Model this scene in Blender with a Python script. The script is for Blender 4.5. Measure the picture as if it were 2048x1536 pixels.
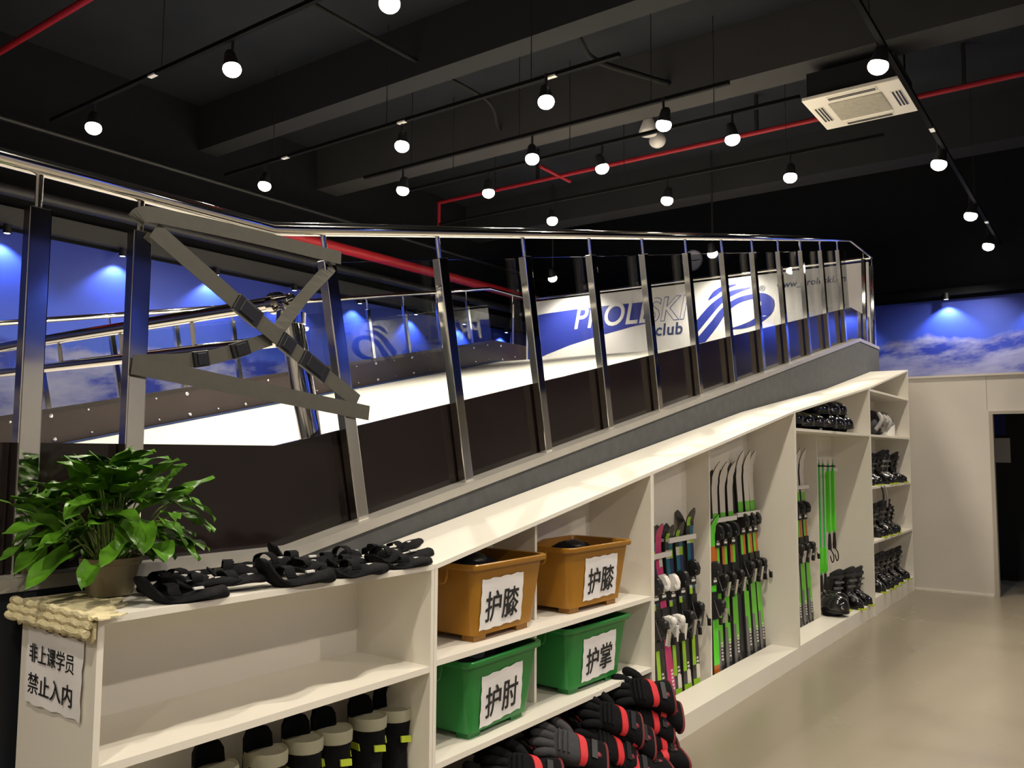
import bpy, math, random
from mathutils import Matrix, Vector, Euler
for o in list(bpy.data.objects): bpy.data.objects.remove(o)
C = bpy.context.scene.collection
R = math.radians
PI = math.pi
random.seed(7)
SC = bpy.context.scene

# ------------------------------------------------------------------ camera, world, exposure
def make_camera():
    f, yaw, pitch, roll = 1686.0, 0.62716, 0.08029, 0.00622
    fw = Vector((-math.sin(yaw)*math.cos(pitch), math.cos(yaw)*math.cos(pitch), math.sin(pitch)))
    r = Vector((math.cos(yaw), math.sin(yaw), 0)); u = r.cross(fw)
    r2 = r*math.cos(roll) + u*math.sin(roll); u2 = -r*math.sin(roll) + u*math.cos(roll)
    cd = bpy.data.cameras.new('camera'); cd.sensor_width = 36; cd.lens = 36*f/2048
    cd.clip_start = .05; cd.clip_end = 100
    co = bpy.data.objects.new('camera', cd); C.objects.link(co)
    m = Matrix.Identity(4)
    for i in range(3):
        m[i][0] = r2[i]; m[i][1] = u2[i]; m[i][2] = -fw[i]
    m[0][3], m[1][3], m[2][3] = 0, 0, 1.6
    co.matrix_world = m
    SC.camera = co
make_camera()
w = bpy.data.worlds.new('world'); SC.world = w; w.use_nodes = True
w.node_tree.nodes['Background'].inputs[0].default_value = (.8, .85, 1, 1)
w.node_tree.nodes['Background'].inputs[1].default_value = .012
SC.view_settings.view_transform = 'Standard'
SC.view_settings.look = 'None'
SC.view_settings.exposure = 0.0
SC.view_settings.gamma = 1
SC.view_settings.use_curve_mapping = False
LAMP_W = 210
MURAL_W = 48

# ------------------------------------------------------------------ mesh helpers
class MB:
    def __init__(s): s.v = []; s.f = []; s.m = []
    def add(s, vs, fs, mi=0, M=None):
        n = len(s.v)
        for p in vs:
            p = Vector(p)
            s.v.append(M @ p if M is not None else p)
        for f in fs:
            s.f.append([i+n for i in f]); s.m.append(mi)
        return s
    def box(s, a, b, mi=0, M=None):
        x0, y0, z0 = a; x1, y1, z1 = b
        vs = [(x0,y0,z0),(x1,y0,z0),(x1,y1,z0),(x0,y1,z0),(x0,y0,z1),(x1,y0,z1),(x1,y1,z1),(x0,y1,z1)]
        return s.add(vs, [(3,2,1,0),(4,5,6,7),(0,1,5,4),(1,2,6,5),(2,3,7,6),(3,0,4,7)], mi, M)
    def prism(s, poly, ax, a, b, mi=0, M=None):
        def P(p, c):
            if ax == 'x': return (c, p[0], p[1])
            if ax == 'y': return (p[0], c, p[1])
            return (p[0], p[1], c)
        n = len(poly)
        vs = [P(p, a) for p in poly] + [P(p, b) for p in poly]
        fs = [tuple(range(n))[::-1], tuple(range(n, 2*n))] + [(i, (i+1) % n, n+(i+1) % n, n+i) for i in range(n)]
        return s.add(vs, fs, mi, M)
    def loft(s, rings, mi=0, M=None, cap=True, closed=True):
        n = len(rings[0]); vs = [p for r in rings for p in r]; fs = []
        mis = mi if isinstance(mi, list) else None
        for k in range(len(rings)-1):
            for i in range(n if closed else n-1):
                j = (i+1) % n
                fs.append((k*n+i, k*n+j, (k+1)*n+j, (k+1)*n+i))
        if cap:
            fs.append(tuple(range(n))[::-1]); fs.append(tuple(range((len(rings)-1)*n, len(rings)*n)))
        return s.add(vs, fs, 0 if mis else mi, M)
    def tube(s, pts, r, n=10, mi=0, M=None, cap=True):
        pts = [Vector(p) for p in pts]; rings = []
        up = None
        for k, p in enumerate(pts):
            if k == 0: t = pts[1]-p
            elif k == len(pts)-1: t = p-pts[k-1]
            else: t = (pts[k+1]-p).normalized() + (p-pts[k-1]).normalized()
            t.normalize()
            if up is None:
                up = Vector((0,0,1)) if abs(t.z) < .9 else Vector((1,0,0))
            a = t.cross(up); a.normalize(); b = a.cross(t); b.normalize(); up = b
            rr = r[k] if isinstance(r, (list, tuple)) else r
            q = 1
            if 0 < k < len(pts)-1:
                d = (pts[k+1]-p).normalized().dot((p-pts[k-1]).normalized())
                q = 1/max(.6, math.sqrt((1+d)/2))
            rings.append([p + a*(rr*math.cos(2*PI*i/n)) + b*(rr*q*math.sin(2*PI*i/n)) for i in range(n)])
        return s.loft(rings, mi, M, cap)
    def lathe(s, prof, n=24, mi=0, M=None, cap=False):
        rings = [[(r*math.cos(2*PI*i/n), r*math.sin(2*PI*i/n), z) for i in range(n)] for r, z in prof]
        return s.loft(rings, mi, M, cap)
    def ell(s, c, r, nu=14, nv=9, mi=0, M=None, z0=-1.0):
        rings = []
        a0 = math.asin(max(-.999, z0))
        for k in range(nv+1):
            a = a0 + (PI/2*.985-a0)*k/nv if z0 > -1 else -PI/2*.985 + PI*.985*k/nv
            rings.append([(c[0]+r[0]*math.cos(a)*math.cos(2*PI*i/nu), c[1]+r[1]*math.cos(a)*math.sin(2*PI*i/nu), c[2]+r[2]*math.sin(a)) for i in range(nu)])
        return s.loft(rings, mi, M, True)

def obj(name, mb, mats, parent=None, smooth=False, origin=None, label=None, bevel=0):
    """one mesh object; origin: the world point the vertices are measured from (its parent's place)"""
    me = bpy.data.meshes.new(name)
    off = Vector(origin) if origin is not None else Vector((0,0,0))
    me.from_pydata([tuple(p-off) for p in mb.v], [], mb.f)
    if not isinstance(mats, (list, tuple)): mats = [mats]
    for m in mats: me.materials.append(m)
    for p, i in zip(me.polygons, mb.m):
        p.material_index = i
        p.use_smooth = smooth
    me.update()
    if smooth:
        try: me.set_sharp_from_angle(angle=R(38))
        except Exception: pass
    o = bpy.data.objects.new(name, me); C.objects.link(o)
    if parent is not None: o.parent = parent
    elif origin is not None: o.location = off
    if label: o['label'] = label
    if bevel:
        b = o.modifiers.new('bevel', 'BEVEL'); b.width = bevel; b.segments = 2; b.limit_method = 'ANGLE'
    return o

def tag(o, label, cat, group=None):
    o['label'] = label; o['category'] = cat
    if group: o['group'] = group
    return o
def thing(name, label, cat, loc=(0,0,0), rot=(0,0,0), group=None):
    o = bpy.data.objects.new(name, None); C.objects.link(o)
    o.empty_display_size = .1
    o.location = loc; o.rotation_euler = rot
    return tag(o, label, cat, group)
def struct(name, mb, m, **k):
    o = obj(name, mb, m, **k); o['kind'] = 'structure'; return o
def dup(root, loc, rot, label, scale=None):
    r = root.copy(); C.objects.link(r); r.location = loc; r.rotation_euler = rot; r['label'] = label
    if scale: r.scale = scale
    for ch in list(root.children):
        c = ch.copy(); C.objects.link(c); c.parent = r
        for g in list(ch.children):
            d = g.copy(); C.objects.link(d); d.parent = c
    return r

def text_mesh(name, body, size, mat_, M, parent=None, bold=0.0, shear=0.0, depth=.0015, align='LEFT', spacing=1.0, origin=None, xs=1.0):
    c = bpy.data.curves.new('lettering_source', 'FONT'); c.body = body; c.size = size; c.offset = bold
    c.shear = shear; c.extrude = depth; c.align_x = align; c.space_character = spacing; c.resolution_u = 4
    o = bpy.data.objects.new('lettering_source', c); C.objects.link(o)
    dg = bpy.context.evaluated_depsgraph_get()
    me = bpy.data.meshes.new_from_object(o.evaluated_get(dg))
    bpy.data.objects.remove(o); bpy.data.curves.remove(c)
    off = Matrix.Translation(-Vector(origin)) if origin is not None else Matrix.Identity(4)
    me.transform(off @ M @ Matrix.Diagonal((xs, 1, 1, 1)))
    me.materials.clear(); me.materials.append(mat_)
    me.name = name
    t = bpy.data.objects.new(name, me); C.objects.link(t)
    if parent is not None: t.parent = parent
    return t
FACE_X = Matrix(((0,0,1,0),(1,0,0,0),(0,1,0,0),(0,0,0,1)))      # text running along +Y, upright, facing +X
FACE_NY = Matrix(((1,0,0,0),(0,0,-1,0),(0,1,0,0),(0,0,0,1)))    # text running along +X, upright, facing -Y

# ------------------------------------------------------------------ materials
def mat(name, col, rough=.5, metal=0.0, var=0.0, vscale=8.0, coat=0.0, emit=None, estr=0.0, trans=0.0, spec=.5, bump=0.0, bscale=60.0, sss=0.0):
    m = bpy.data.materials.new(name); m.use_nodes = True
    nt = m.node_tree; b = nt.nodes['Principled BSDF']
    b.inputs['Base Color'].default_value = (*col, 1)
    b.inputs['Roughness'].default_value = rough
    b.inputs['Metallic'].default_value = metal
    b.inputs['Coat Weight'].default_value = coat
    b.inputs['Specular IOR Level'].default_value = spec
    if trans: b.inputs['Transmission Weight'].default_value = trans
    if sss:
        b.inputs['Subsurface Weight'].default_value = sss; b.inputs['Subsurface Radius'].default_value = (.05, .03, .02)
    if emit: b.inputs['Emission Color'].default_value = (*emit, 1); b.inputs['Emission Strength'].default_value = estr
    if var or bump:
        tc = nt.nodes.new('ShaderNodeTexCoord')
    if var:
        n = nt.nodes.new('ShaderNodeTexNoise'); n.inputs['Scale'].default_value = vscale; n.inputs['Detail'].default_value = 4
        rp = nt.nodes.new('ShaderNodeValToRGB')
        rp.color_ramp.elements[0].position = .3; rp.color_ramp.elements[1].position = .7
        rp.color_ramp.elements[0].color = (*[max(0, c*(1-var)) for c in col], 1)
        rp.color_ramp.elements[1].color = (*[min(1, c*(1+var)) for c in col], 1)
        nt.links.new(tc.outputs['Object'], n.inputs['Vector']); nt.links.new(n.outputs['Fac'], rp.inputs['Fac'])
        nt.links.new(rp.outputs['Color'], b.inputs['Base Color'])
    if bump:
        n2 = nt.nodes.new('ShaderNodeTexNoise'); n2.inputs['Scale'].default_value = bscale
        bp = nt.nodes.new('ShaderNodeBump'); bp.inputs['Strength'].default_value = bump; bp.inputs['Distance'].default_value = .01
        nt.links.new(tc.outputs['Object'], n2.inputs['Vector']); nt.links.new(n2.outputs['Fac'], bp.inputs['Height'])
        nt.links.new(bp.outputs['Normal'], b.inputs['Normal'])
    return m

WHITE = mat('white_laminate', (.80,.765,.675), .38, var=.02, vscale=3)
STEEL = mat('polished_steel', (.78,.76,.72), .07, 1.0, var=.03, vscale=2)
BROWN = mat('dark_brown_laminate', (.012,.0082,.0078), .14, var=.15, vscale=3, spec=.4)
BROWN_FAR = mat('brown_board', (.030,.020,.018), .35, var=.15, vscale=3)
SKIRT = mat('grey_carpeted_skirt', (.064,.067,.067), .8, var=.12, vscale=14, bump=.15, bscale=150)
NAVY = mat('dark_navy_board', (.008,.011,.017), .6, var=.2)
TRIM = mat('brushed_trim', (.42,.40,.36), .38, .35, var=.05)
BELT = mat('white_ski_carpet', (.62,.585,.51), .85, var=.02, vscale=2, bump=.2, bscale=200)
BLUE = mat('blue_edging', (.012,.035,.12), .5)
STRAP = mat('olive_webbing', (.066,.063,.050), .75, var=.06, vscale=30, bump=.1, bscale=300)
BLACKPL = mat('black_plastic', (.012,.012,.013), .35)
BLACKFAB = mat('black_fabric', (.0065,.0065,.0078), .9, var=.3, vscale=20, bump=.3, bscale=80, spec=.15)
BLACKGLOSS = mat('black_shell', (.008,.008,.010), .16, coat=.4)
CHAR = mat('charcoal_fabric', (.036,.036,.040), .85, var=.15, vscale=25, bump=.2, bscale=120)
RED = mat('red_fabric', (.62,.022,.03), .55, var=.08, vscale=20)
REDPIPE = mat('red_pipe_paint', (.27,.012,.02), .5, var=.06, spec=.25)
CREAMLEA = mat('cream_leather', (.38,.37,.27), .5, var=.08)
LIME = mat('lime_print', (.50,.62,.04), .5)
SILVER = mat('silver_buckle', (.75,.75,.76), .22, .9)
GREYPAD = mat('grey_cloth', (.36,.34,.33), .7, var=.25, vscale=12)
WHITEPL = mat('white_plastic', (.80,.78,.74), .35)
PAPER = mat('white_paper', (.82,.80,.80), .75, var=.02)
INK = mat('black_ink', (.012,.012,.014), .6)
ORANGE = mat('orange_plastic', (.335,.150,.008), .28, var=.06, vscale=4, sss=.25)
GREENTUB = mat('green_plastic', (.014,.20,.035), .28, var=.06, vscale=4, sss=.2)
POT = mat('clay_pot', (.22,.18,.10), .6, var=.1)
LEAF = mat('pothos_leaf', (.060,.165,.010), .34, var=.65, vscale=11, spec=.35)
STEM = mat('leaf_stem', (.16,.24,.05), .5)
SOIL = mat('potting_soil', (.02,.014,.01), .9, var=.3, vscale=60)
LACE = mat('cream_lace', (.68,.60,.36), .75, var=.12, vscale=35, bump=.4, bscale=120)
CEIL = mat('dark_ceiling_paint', (.017,.0195,.0235), .9, var=.12, vscale=1.5, spec=.08)
BEAM = mat('grey_beam_paint', (.044,.044,.044), .85, var=.06, vscale=2, spec=.1)
BLACKMET = mat('black_metal', (.015,.015,.016), .45, .2)
WALLW = mat('white_partition_paint', (.66,.62,.55), .55, var=.025, vscale=2)
ACW = mat('ac_white', (.80,.77,.68), .4)
ACG = mat('ac_grille', (.36,.34,.27), .6, var=.12, vscale=20)
BLUEPRINT = mat('blue_print', (.030,.045,.30), .35)
SLATE = mat('slate_print', (.05,.07,.16), .4)
BOARD = mat('white_board', (.74,.72,.70), .3, var=.01)
LENS = mat('lamp_lens', (1,1,1), .3, emit=(1,.93,.82), estr=14)
LENSB = mat('blue_lamp_lens', (1,1,1), .3, emit=(.75,.85,1), estr=10)
for m_ in (LENS, LENSB): m_.cycles.emission_sampling = 'NONE'

def floor_mat():
    m = mat('polished_concrete_floor', (.31,.265,.195), .26, spec=.5)
    nt = m.node_tree; b = nt.nodes['Principled BSDF']; tc = nt.nodes.new('ShaderNodeTexCoord')
    n = nt.nodes.new('ShaderNodeTexNoise'); n.inputs['Scale'].default_value = .6; n.inputs['Detail'].default_value = 2
    rp = nt.nodes.new('ShaderNodeValToRGB')
    rp.color_ramp.elements[0].position = .3; rp.color_ramp.elements[0].color = (.255,.222,.165,1)
    rp.color_ramp.elements[1].position = .7; rp.color_ramp.elements[1].color = (.272,.237,.177,1)
    nt.links.new(tc.outputs['Object'], n.inputs['Vector']); nt.links.new(n.outputs['Fac'], rp.inputs['Fac'])
    nt.links.new(rp.outputs['Color'], b.inputs['Base Color'])
    n2 = nt.nodes.new('ShaderNodeTexNoise'); n2.inputs['Scale'].default_value = 2.5
    mp = nt.nodes.new('ShaderNodeMapRange'); mp.inputs['To Min'].default_value = .22; mp.inputs['To Max'].default_value = .30
    nt.links.new(tc.outputs['Object'], n2.inputs['Vector']); nt.links.new(n2.outputs['Fac'], mp.inputs['Value']); nt.links.new(mp.outputs['Result'], b.inputs['Roughness'])
    return m
FLOOR = floor_mat()

def mural_mat(name, ridge, amp, axis):
    """printed alpine mural: blue sky above a ridge line of snow peaks and cloud"""
    m = bpy.data.materials.new(name); m.use_nodes = True
    nt = m.node_tree; N = nt.nodes; L = nt.links; b = N['Principled BSDF']; b.inputs['Roughness'].default_value = .45
    tc = N.new('ShaderNodeTexCoord'); sp = N.new('ShaderNodeSeparateXYZ'); L.new(tc.outputs['Object'], sp.inputs[0])
    u = sp.outputs[axis]; z = sp.outputs[2]
    def math_(op, a, b_=None, clamp=False):
        n = N.new('ShaderNodeMath'); n.operation = op; n.use_clamp = clamp
        for i, x in enumerate((a, b_)):
            if x is None: continue
            if isinstance(x, (int, float)): n.inputs[i].default_value = x
            else: L.new(x, n.inputs[i])
        return n.outputs[0]
    def noise(vec, scale, detail=5, rough=.6):
        n = N.new('ShaderNodeTexNoise'); n.inputs['Scale'].default_value = scale; n.inputs['Detail'].default_value = detail
        n.inputs['Roughness'].default_value = rough; L.new(vec, n.inputs['Vector']); return n.outputs['Fac']
    cu = N.new('ShaderNodeCombineXYZ'); L.new(u, cu.inputs[0])
    r1 = noise(cu.outputs[0], .55, 6, .62)
    h = math_('ADD', math_('MULTIPLY', math_('SUBTRACT', r1, .5), amp*2), ridge)
    n2 = noise(tc.outputs['Object'], 3.5, 4)
    h = math_('ADD', h, math_('MULTIPLY', math_('SUBTRACT', n2, .5), .22))
    mask = math_('MULTIPLY', math_('SUBTRACT', h, z), 14, True)
    # snow with blue shaded rock faces, streaked along the slopes
    sk = N.new('ShaderNodeCombineXYZ'); L.new(math_('ADD', math_('MULTIPLY', u, .9), math_('MULTIPLY', z, -.8)), sk.inputs[0]); L.new(math_('MULTIPLY', z, 2.2), sk.inputs[1])
    n3 = noise(sk.outputs[0], 1.1, 7, .6)
    rp = N.new('ShaderNodeValToRGB'); L.new(n3, rp.inputs['Fac'])
    e = rp.color_ramp.elements; e[0].position = .40; e[0].color = (.028,.05,.34,1); e[1].position = .50; e[1].color = (.27,.27,.46,1)
    e2 = e.new(.62); e2.color = (.40,.39,.52,1); e3 = e.new(.75); e3.color = (.30,.30,.46,1)
    sky = N.new('ShaderNodeValToRGB'); mr = N.new('ShaderNodeMapRange'); mr.inputs['From Min'].default_value = 2.3; mr.inputs['From Max'].default_value = 3.9
    L.new(z, mr.inputs['Value']); L.new(mr.outputs['Result'], sky.inputs['Fac'])
    se = sky.color_ramp.elements; se[0].color = (.075,.14,.60,1); se[1].color = (.030,.055,.42,1)
    mx = N.new('ShaderNodeMixRGB'); L.new(mask, mx.inputs[0]); L.new(sky.outputs[0], mx.inputs[1]); L.new(rp.outputs[0], mx.inputs[2])
    L.new(mx.outputs[0], b.inputs['Base Color'])
    return m

def glass_mat():
    m = bpy.data.materials.new('clear_glass'); m.use_nodes = True
    nt = m.node_tree; N = nt.nodes; L = nt.links
    N.remove(N['Principled BSDF']); out = N['Material Output']
    tr = N.new('ShaderNodeBsdfTransparent'); tr.inputs[0].default_value = (.93,.955,.96,1)
    gl = N.new('ShaderNodeBsdfGlossy'); gl.inputs['Roughness'].default_value = .01
    lw = N.new('ShaderNodeLayerWeight'); lw.inputs['Blend'].default_value = .5
    pw = N.new('ShaderNodeMath'); pw.operation = 'POWER'; L.new(lw.outputs['Facing'], pw.inputs[0]); pw.inputs[1].default_value = 5
    ma = N.new('ShaderNodeMath'); ma.operation = 'MULTIPLY_ADD'; L.new(pw.outputs[0], ma.inputs[0]); ma.inputs[1].default_value = .9; ma.inputs[2].default_value = .045
    mx = N.new('ShaderNodeMixShader'); L.new(ma.outputs[0], mx.inputs[0]); L.new(tr.outputs[0], mx.inputs[1]); L.new(gl.outputs[0], mx.inputs[2])
    L.new(mx.outputs[0], out.inputs[0])
    return m
GLASS = glass_mat()

def spot(name, loc, power, col, deg, blend, radius, target=None, parent=None):
    l = bpy.data.lights.new(name, 'SPOT'); l.energy = power; l.color = col; l.spot_size = R(deg); l.spot_blend = blend; l.shadow_soft_size = radius
    o = bpy.data.objects.new(name, l); C.objects.link(o); o.location = loc
    if target is not None:
        d = Vector(target)
        o.rotation_euler = d.to_track_quat('-Z', 'Y').to_euler()
    if parent is not None: o.parent = parent
    return o

# ------------------------------------------------------------------ setting
XL, XR, YB, YF, ZC = -8.9, 4.0, -4.0, 13.0, 5.75
struct('floor', MB().box((XL-.2, YB-.2, -.1), (XR+.2, YF+.2, 0)), FLOOR)
struct('ceiling', MB().box((XL-.2, YB-.2, ZC), (XR+.2, YF+.2, ZC+.1)), CEIL)
ML = mural_mat('mural_left', 2.75, .42, 1); MF = mural_mat('mural_far', 3.25, .28, 0)
DARKW = mat('dark_upper_wall', (.010,.011,.013), .85, var=.1, spec=.1)
GREYW = mat('plain_back_wall', (.62,.60,.57), .7, var=.05)
ZM = 3.76
struct('wall_left', MB().box((XL-.1, YB, 0), (XL, YF, ZM), 0).box((XL-.1, YB, ZM), (XL, YF, ZC), 1), [ML, DARKW])
struct('wall_far', MB().box((XL, YF, 0), (XR, YF+.1, ZM), 0).box((XL, YF, ZM), (XR, YF+.1, ZC), 1), [MF, DARKW])
struct('wall_right', MB().box((XR, YB, 0), (XR+.1, YF, 2.5), 2).box((XR, YB, 2.5), (XR+.1, YF, ZM), 0).box((XR, YB, ZM), (XR+.1, YF, ZC), 1), [ML, DARKW, mat('pale_right_wall', (.62,.60,.56), .7)])
struct('wall_back', MB().box((XL, YB-.1, 0), (XR, YB, ZC)), GREYW)
# white partition with the doorway at the end of the aisle
YP = 11.06
pb = MB()
pb.box((-2.52, YP, 0), (-1.215, YP+.09, 2.51)).box((-1.215, YP, 2.065), (-.30, YP+.09, 2.51)).box((-.30, YP, 0), (XR, YP+.09, 2.51))
struct('wall_partition', pb, WALLW)
struct('trim_1', MB().box((-2.52, YP-.012, 2.51), (XR, YP+.10, 2.535)), WALLW)
struct('baseboard_partition', MB().box((-2.08, YP-.012, 0), (-1.26, YP, .025)).box((-.26, YP-.012, 0), (XR, YP, .025)), WHITE)
FRAME = mat('door_frame_paint', (.42,.38,.32), .5)
dm = MB()
dm.box((-1.245, YP-.012, 0), (-1.205, YP+.10, 2.065)).box((-.31, YP-.012, 0), (-.27, YP+.10, 2.065)).box((-1.245, YP-.012, 2.065), (-.27, YP+.10, 2.10))
struct('door_1', dm, FRAME)
struct('trim_2', MB().box((-1.262, YP-.003, 2.11), (-1.256, YP, 2.505)), FRAME)     # joint between two wall panels
# inner box added to keep the doorway dark, shade painted into its wall colour
DARKR = mat('painted_dark_wall', (.018,.020,.024), .7)
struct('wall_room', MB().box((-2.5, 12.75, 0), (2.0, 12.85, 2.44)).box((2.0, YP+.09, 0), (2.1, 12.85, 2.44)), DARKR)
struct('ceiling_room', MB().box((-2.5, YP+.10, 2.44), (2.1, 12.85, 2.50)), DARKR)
ob = obj('notice_board', MB().box((-1.47, 12.70, 1.50), (-1.20, 12.745, 1.82)), WHITEPL); tag(ob, 'small pale board on the dark wall seen through the doorway', 'board')
obj('dim_mural_panel', MB().box((-1.55, 12.66, 1.86), (-1.24, 12.70, 2.2)), mat('dim_mural_blue', (.03,.04,.22), .8)); tag(bpy.data.objects['dim_mural_panel'], 'dark blue panel added for the dim mural high inside the dark doorway', 'cloth')  # added panel, coloured as the dim lower mural behind the doorway

# beams and the ledge over the left mural
struct('trim_3', MB().box((XL, 7.64, 5.2), (XR, 8.02, ZC)), BEAM)
struct('trim_4', MB().box((XL, 5.80, 5.2), (XR, 6.06, ZC)), mat('dark_beam_paint', (.026,.027,.029), .85, spec=.1))
struct('trim_5', MB().box((XL, 10.9, 5.2), (XR, 11.3, ZC)), bpy.data.materials['dark_beam_paint'])
struct('trim_6', MB().box((XL, YB, 3.80), (XL+.10, YF, 3.98)), mat('ledge_grey', (.05,.05,.05), .7))
struct('trim_7', MB().box((XL+.0, YF-.10, 3.80), (XR, YF, 3.9)), bpy.data.materials['dark_upper_wall'])

# ------------------------------------------------------------------ ceiling things
def pipe(name, pts, r, m, label, cat='pipe', n=12, group=None):
    o = obj(name, MB().tube(pts, r, n), m, smooth=True, origin=pts[0]); tag(o, label, cat, group); return o
pipe('red_pipe', [(-8.55,9.33,4.3),(-8.55,9.33,4.3+.3),(-8.13,9.33,4.75),(-8.13,9.33,5.3),(3.9,9.33,5.3)][2:], .028, REDPIPE, 'thin red sprinkler pipe running across the ceiling behind the air conditioner')
pipe('red_pipe', [(-8.8,3.34,5.3),(3.9,3.34,5.3)], .03, REDPIPE, 'thin red pipe high in the top left corner of the ceiling')
pipe('red_pipe', [(-8.4,-3.9,4.31),(-8.4,12.95,4.31)], .072, mat('red_main_paint', (.45,.016,.025), .45), 'thick red main pipe running above the blue wall behind the railing')
pipe('red_pipe', [(-5.99,8.86,5.3),(-6.0,9.6,5.3)], .024, REDPIPE, 'short red branch pipe crossing the thin red pipe')
for i, (x, lab) in enumerate(((-6.35,'hanger rod holding the thin red pipe below the long grey beam'),(-3.29,'hanger rod holding the red pipe left of the air conditioner'),(-1.15,'hanger rod holding the red pipe right of the air conditioner'))):
    tag(obj('hanger_rod', MB().box((x-.018, 9.31, 5.3), (x+.018, 9.35, ZC)), BLACKMET, origin=(x,9.33,ZC)), 'black '+lab, 'rod', 'rods carrying the red pipe')
pipe('dark_pipe', [(-8.62,-3.9,4.09),(-8.62,12.95,4.09)], .06, mat('dark_grey_pipe', (.022,.023,.024), .5), 'dark grey pipe running along the ledge above the blue mural')
pipe('conduit', [(-8.55,-3.9,4.75),(-8.55,12.95,4.75)], .03, BLACKMET, 'thin black conduit high on the wall above the thick red pipe')
S_ = 1.10
def sc_(pts, z): return [(x*S_, y*S_, z) for x, y in pts]
CAB = mat('grey_flex_hose', (.012,.012,.012), .8, spec=.1)
def smooth_pts(p, n=6):
    out = []
    for i in range(len(p)-1):
        p0 = Vector(p[max(0,i-1)]); p1 = Vector(p[i]); p2 = Vector(p[i+1]); p3 = Vector(p[min(len(p)-1,i+2)])
        for k in range(n):
            t = k/n
            out.append(.5*((2*p1)+(p2-p0)*t+(2*p0-5*p1+4*p2-p3)*t*t+(3*p1-p0-3*p2+p3)*t**3))
    out.append(Vector(p[-1])); return out
pipe('cable', smooth_pts([(-3.78,5.9,5.45)]+sc_([(-3.505,5.764),(-3.584,6.145),(-3.4,6.632),(-3.109,7.292),(-2.92,7.562)],5.34)[0:]), .028, CAB, 'grey flexible hose drooping below the ceiling towards the air conditioner', 'cable')
pipe('cable', smooth_pts(sc_([(-4.871,4.0),(-4.877,5.065),(-4.852,6.067),(-4.928,6.441),(-5.218,6.954),(-5.341,7.592)],5.34)), .02, CAB, 'thin dark cable sagging across the ceiling between the two spotlight rows', 'cable')

def track(name, a, b, label, clips=0):
    a = Vector(a); b = Vector(b)
    mb = MB()
    if abs(a.x-b.x) > abs(a.y-b.y): mb.box((min(a.x,b.x), a.y-.018, a.z), (max(a.x,b.x), a.y+.018, a.z+.032))
    else: mb.box((a.x-.018, min(a.y,b.y), a.z), (a.x+.018, max(a.y,b.y), a.z+.032))
    t = thing(name, label, 'track', tuple((a+b)/2), group='lighting tracks')
    obj('rail', mb, TRACKM, t, origin=(a+b)/2)
    k = 3
    for i in range(k):
        p = a + (b-a)*((i+.5)/k)
        obj('hanger', MB().box((p.x-.003, p.y-.003, p.z+.03), (p.x+.003, p.y+.003, ZC)), BLACKMET, t, origin=(a+b)/2)
    for i in range(clips):
        p = a + (b-a)*((i+.62)/clips)
        d = (b-a).normalized()*.03
        obj('clip', MB().box((p.x-abs(d.x)-.019, p.y-abs(d.y)-.019, p.z-.003), (p.x+abs(d.x)+.019, p.y+abs(d.y)+.019, p.z+.012)), WHITEPL, t, origin=(a+b)/2, label='small white clip')
    return t
TRACKM = mat('track_grey', (.0045,.0045,.0045), .8, spec=.08)
track('lighting_track', (-8.2,3.76,4.72), (3.0,3.76,4.72), 'nearest lighting track across the ceiling, top left', 4)
track('lighting_track', (-8.2,5.70,4.72), (-3.1,5.70,4.72), 'lighting track across the ceiling that ends in mid air above the railing', 3)
track('lighting_track', (-7.0,6.72,4.74), (-2.6,6.72,4.74), 'lighting track in front of the long grey ceiling beam')
track('lighting_track', (-7.0,7.36,4.74), (-2.2,7.36,4.74), 'lighting track just behind the long grey ceiling beam')
track('lighting_track', (-7.6,8.74,4.74), (-1.8,8.74,4.74), 'farther lighting track beyond the red pipe')
track('lighting_track', (-1.24,-1.5,4.42), (-1.24,12.9,4.42), 'long lighting track running above the aisle towards the far wall', 4)

def make_lamp(loc, label, power, tilt, stem=.245, light=True, col=(1,.895,.75)):
    x, y, z = loc
    t = thing('track_spotlight', label, 'spotlight', loc, group='ceiling spotlights')
    hs = MB(); M = Matrix.Rotation(tilt[0], 4, 'X') @ Matrix.Rotation(tilt[1], 4, 'Y')
    hs.lathe([(.0,.15),(.03,.15),(.042,.13),(.058,.05),(.062,.025),(.055,.025)], 20, 0, M)
    obj('housing', hs, BLACKMET, t, smooth=True)
    obj('lens', MB().ell((0,0,.0), (.070,.070,.058), 20, 10, 0, M), LENS, t, smooth=True)
    obj('stem', MB().tube([(0,0,.15),(0,0,stem)], .012, 8), BLACKMET, t)
    if light:
        d = M @ Vector((0,0,-1))
        spot('lamp_beam', Vector((x,y,z)) + d*.08, power, col, 128, .75, .05, target=d)
    return t
lamp_list = [
 (-7.44,3.78,'spotlight in the nearest row, at the far left above the handrail'),
 (-5.40,3.78,'spotlight in the nearest row, hanging below the track at upper left'),
 (-3.75,3.79,'spotlight in the nearest row, cut by the top edge of the picture'),
 (-7.54,5.74,'spotlight just above the bend of the handrail, left end of its row'),
 (-5.46,5.72,'spotlight in the second row, above the long grey beam'),
 (-3.77,5.66,'spotlight hanging under the free end of the second track'),
 (-6.40,6.73,'spotlight below the long grey beam, straight under another'),
 (-4.64,6.72,'spotlight in front of the short red branch pipe'),
 (-3.19,6.67,'spotlight beside the two white ceiling domes'),
 (-5.67,7.35,'spotlight on the thin red pipe near its downward bend'),
 (-4.21,7.36,'spotlight on the thin red pipe right of the red branch'),
 (-2.82,7.35,'spotlight on the thin red pipe left of the air conditioner'),
 (-5.71,8.72,'low spotlight above the middle of the handrail, near the vertical red pipe'),
 (-4.15,8.75,'spotlight above the handrail, between the white domes and the clock'),
 (-2.73,8.74,'spotlight below the left corner of the air conditioner'),
]
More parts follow.
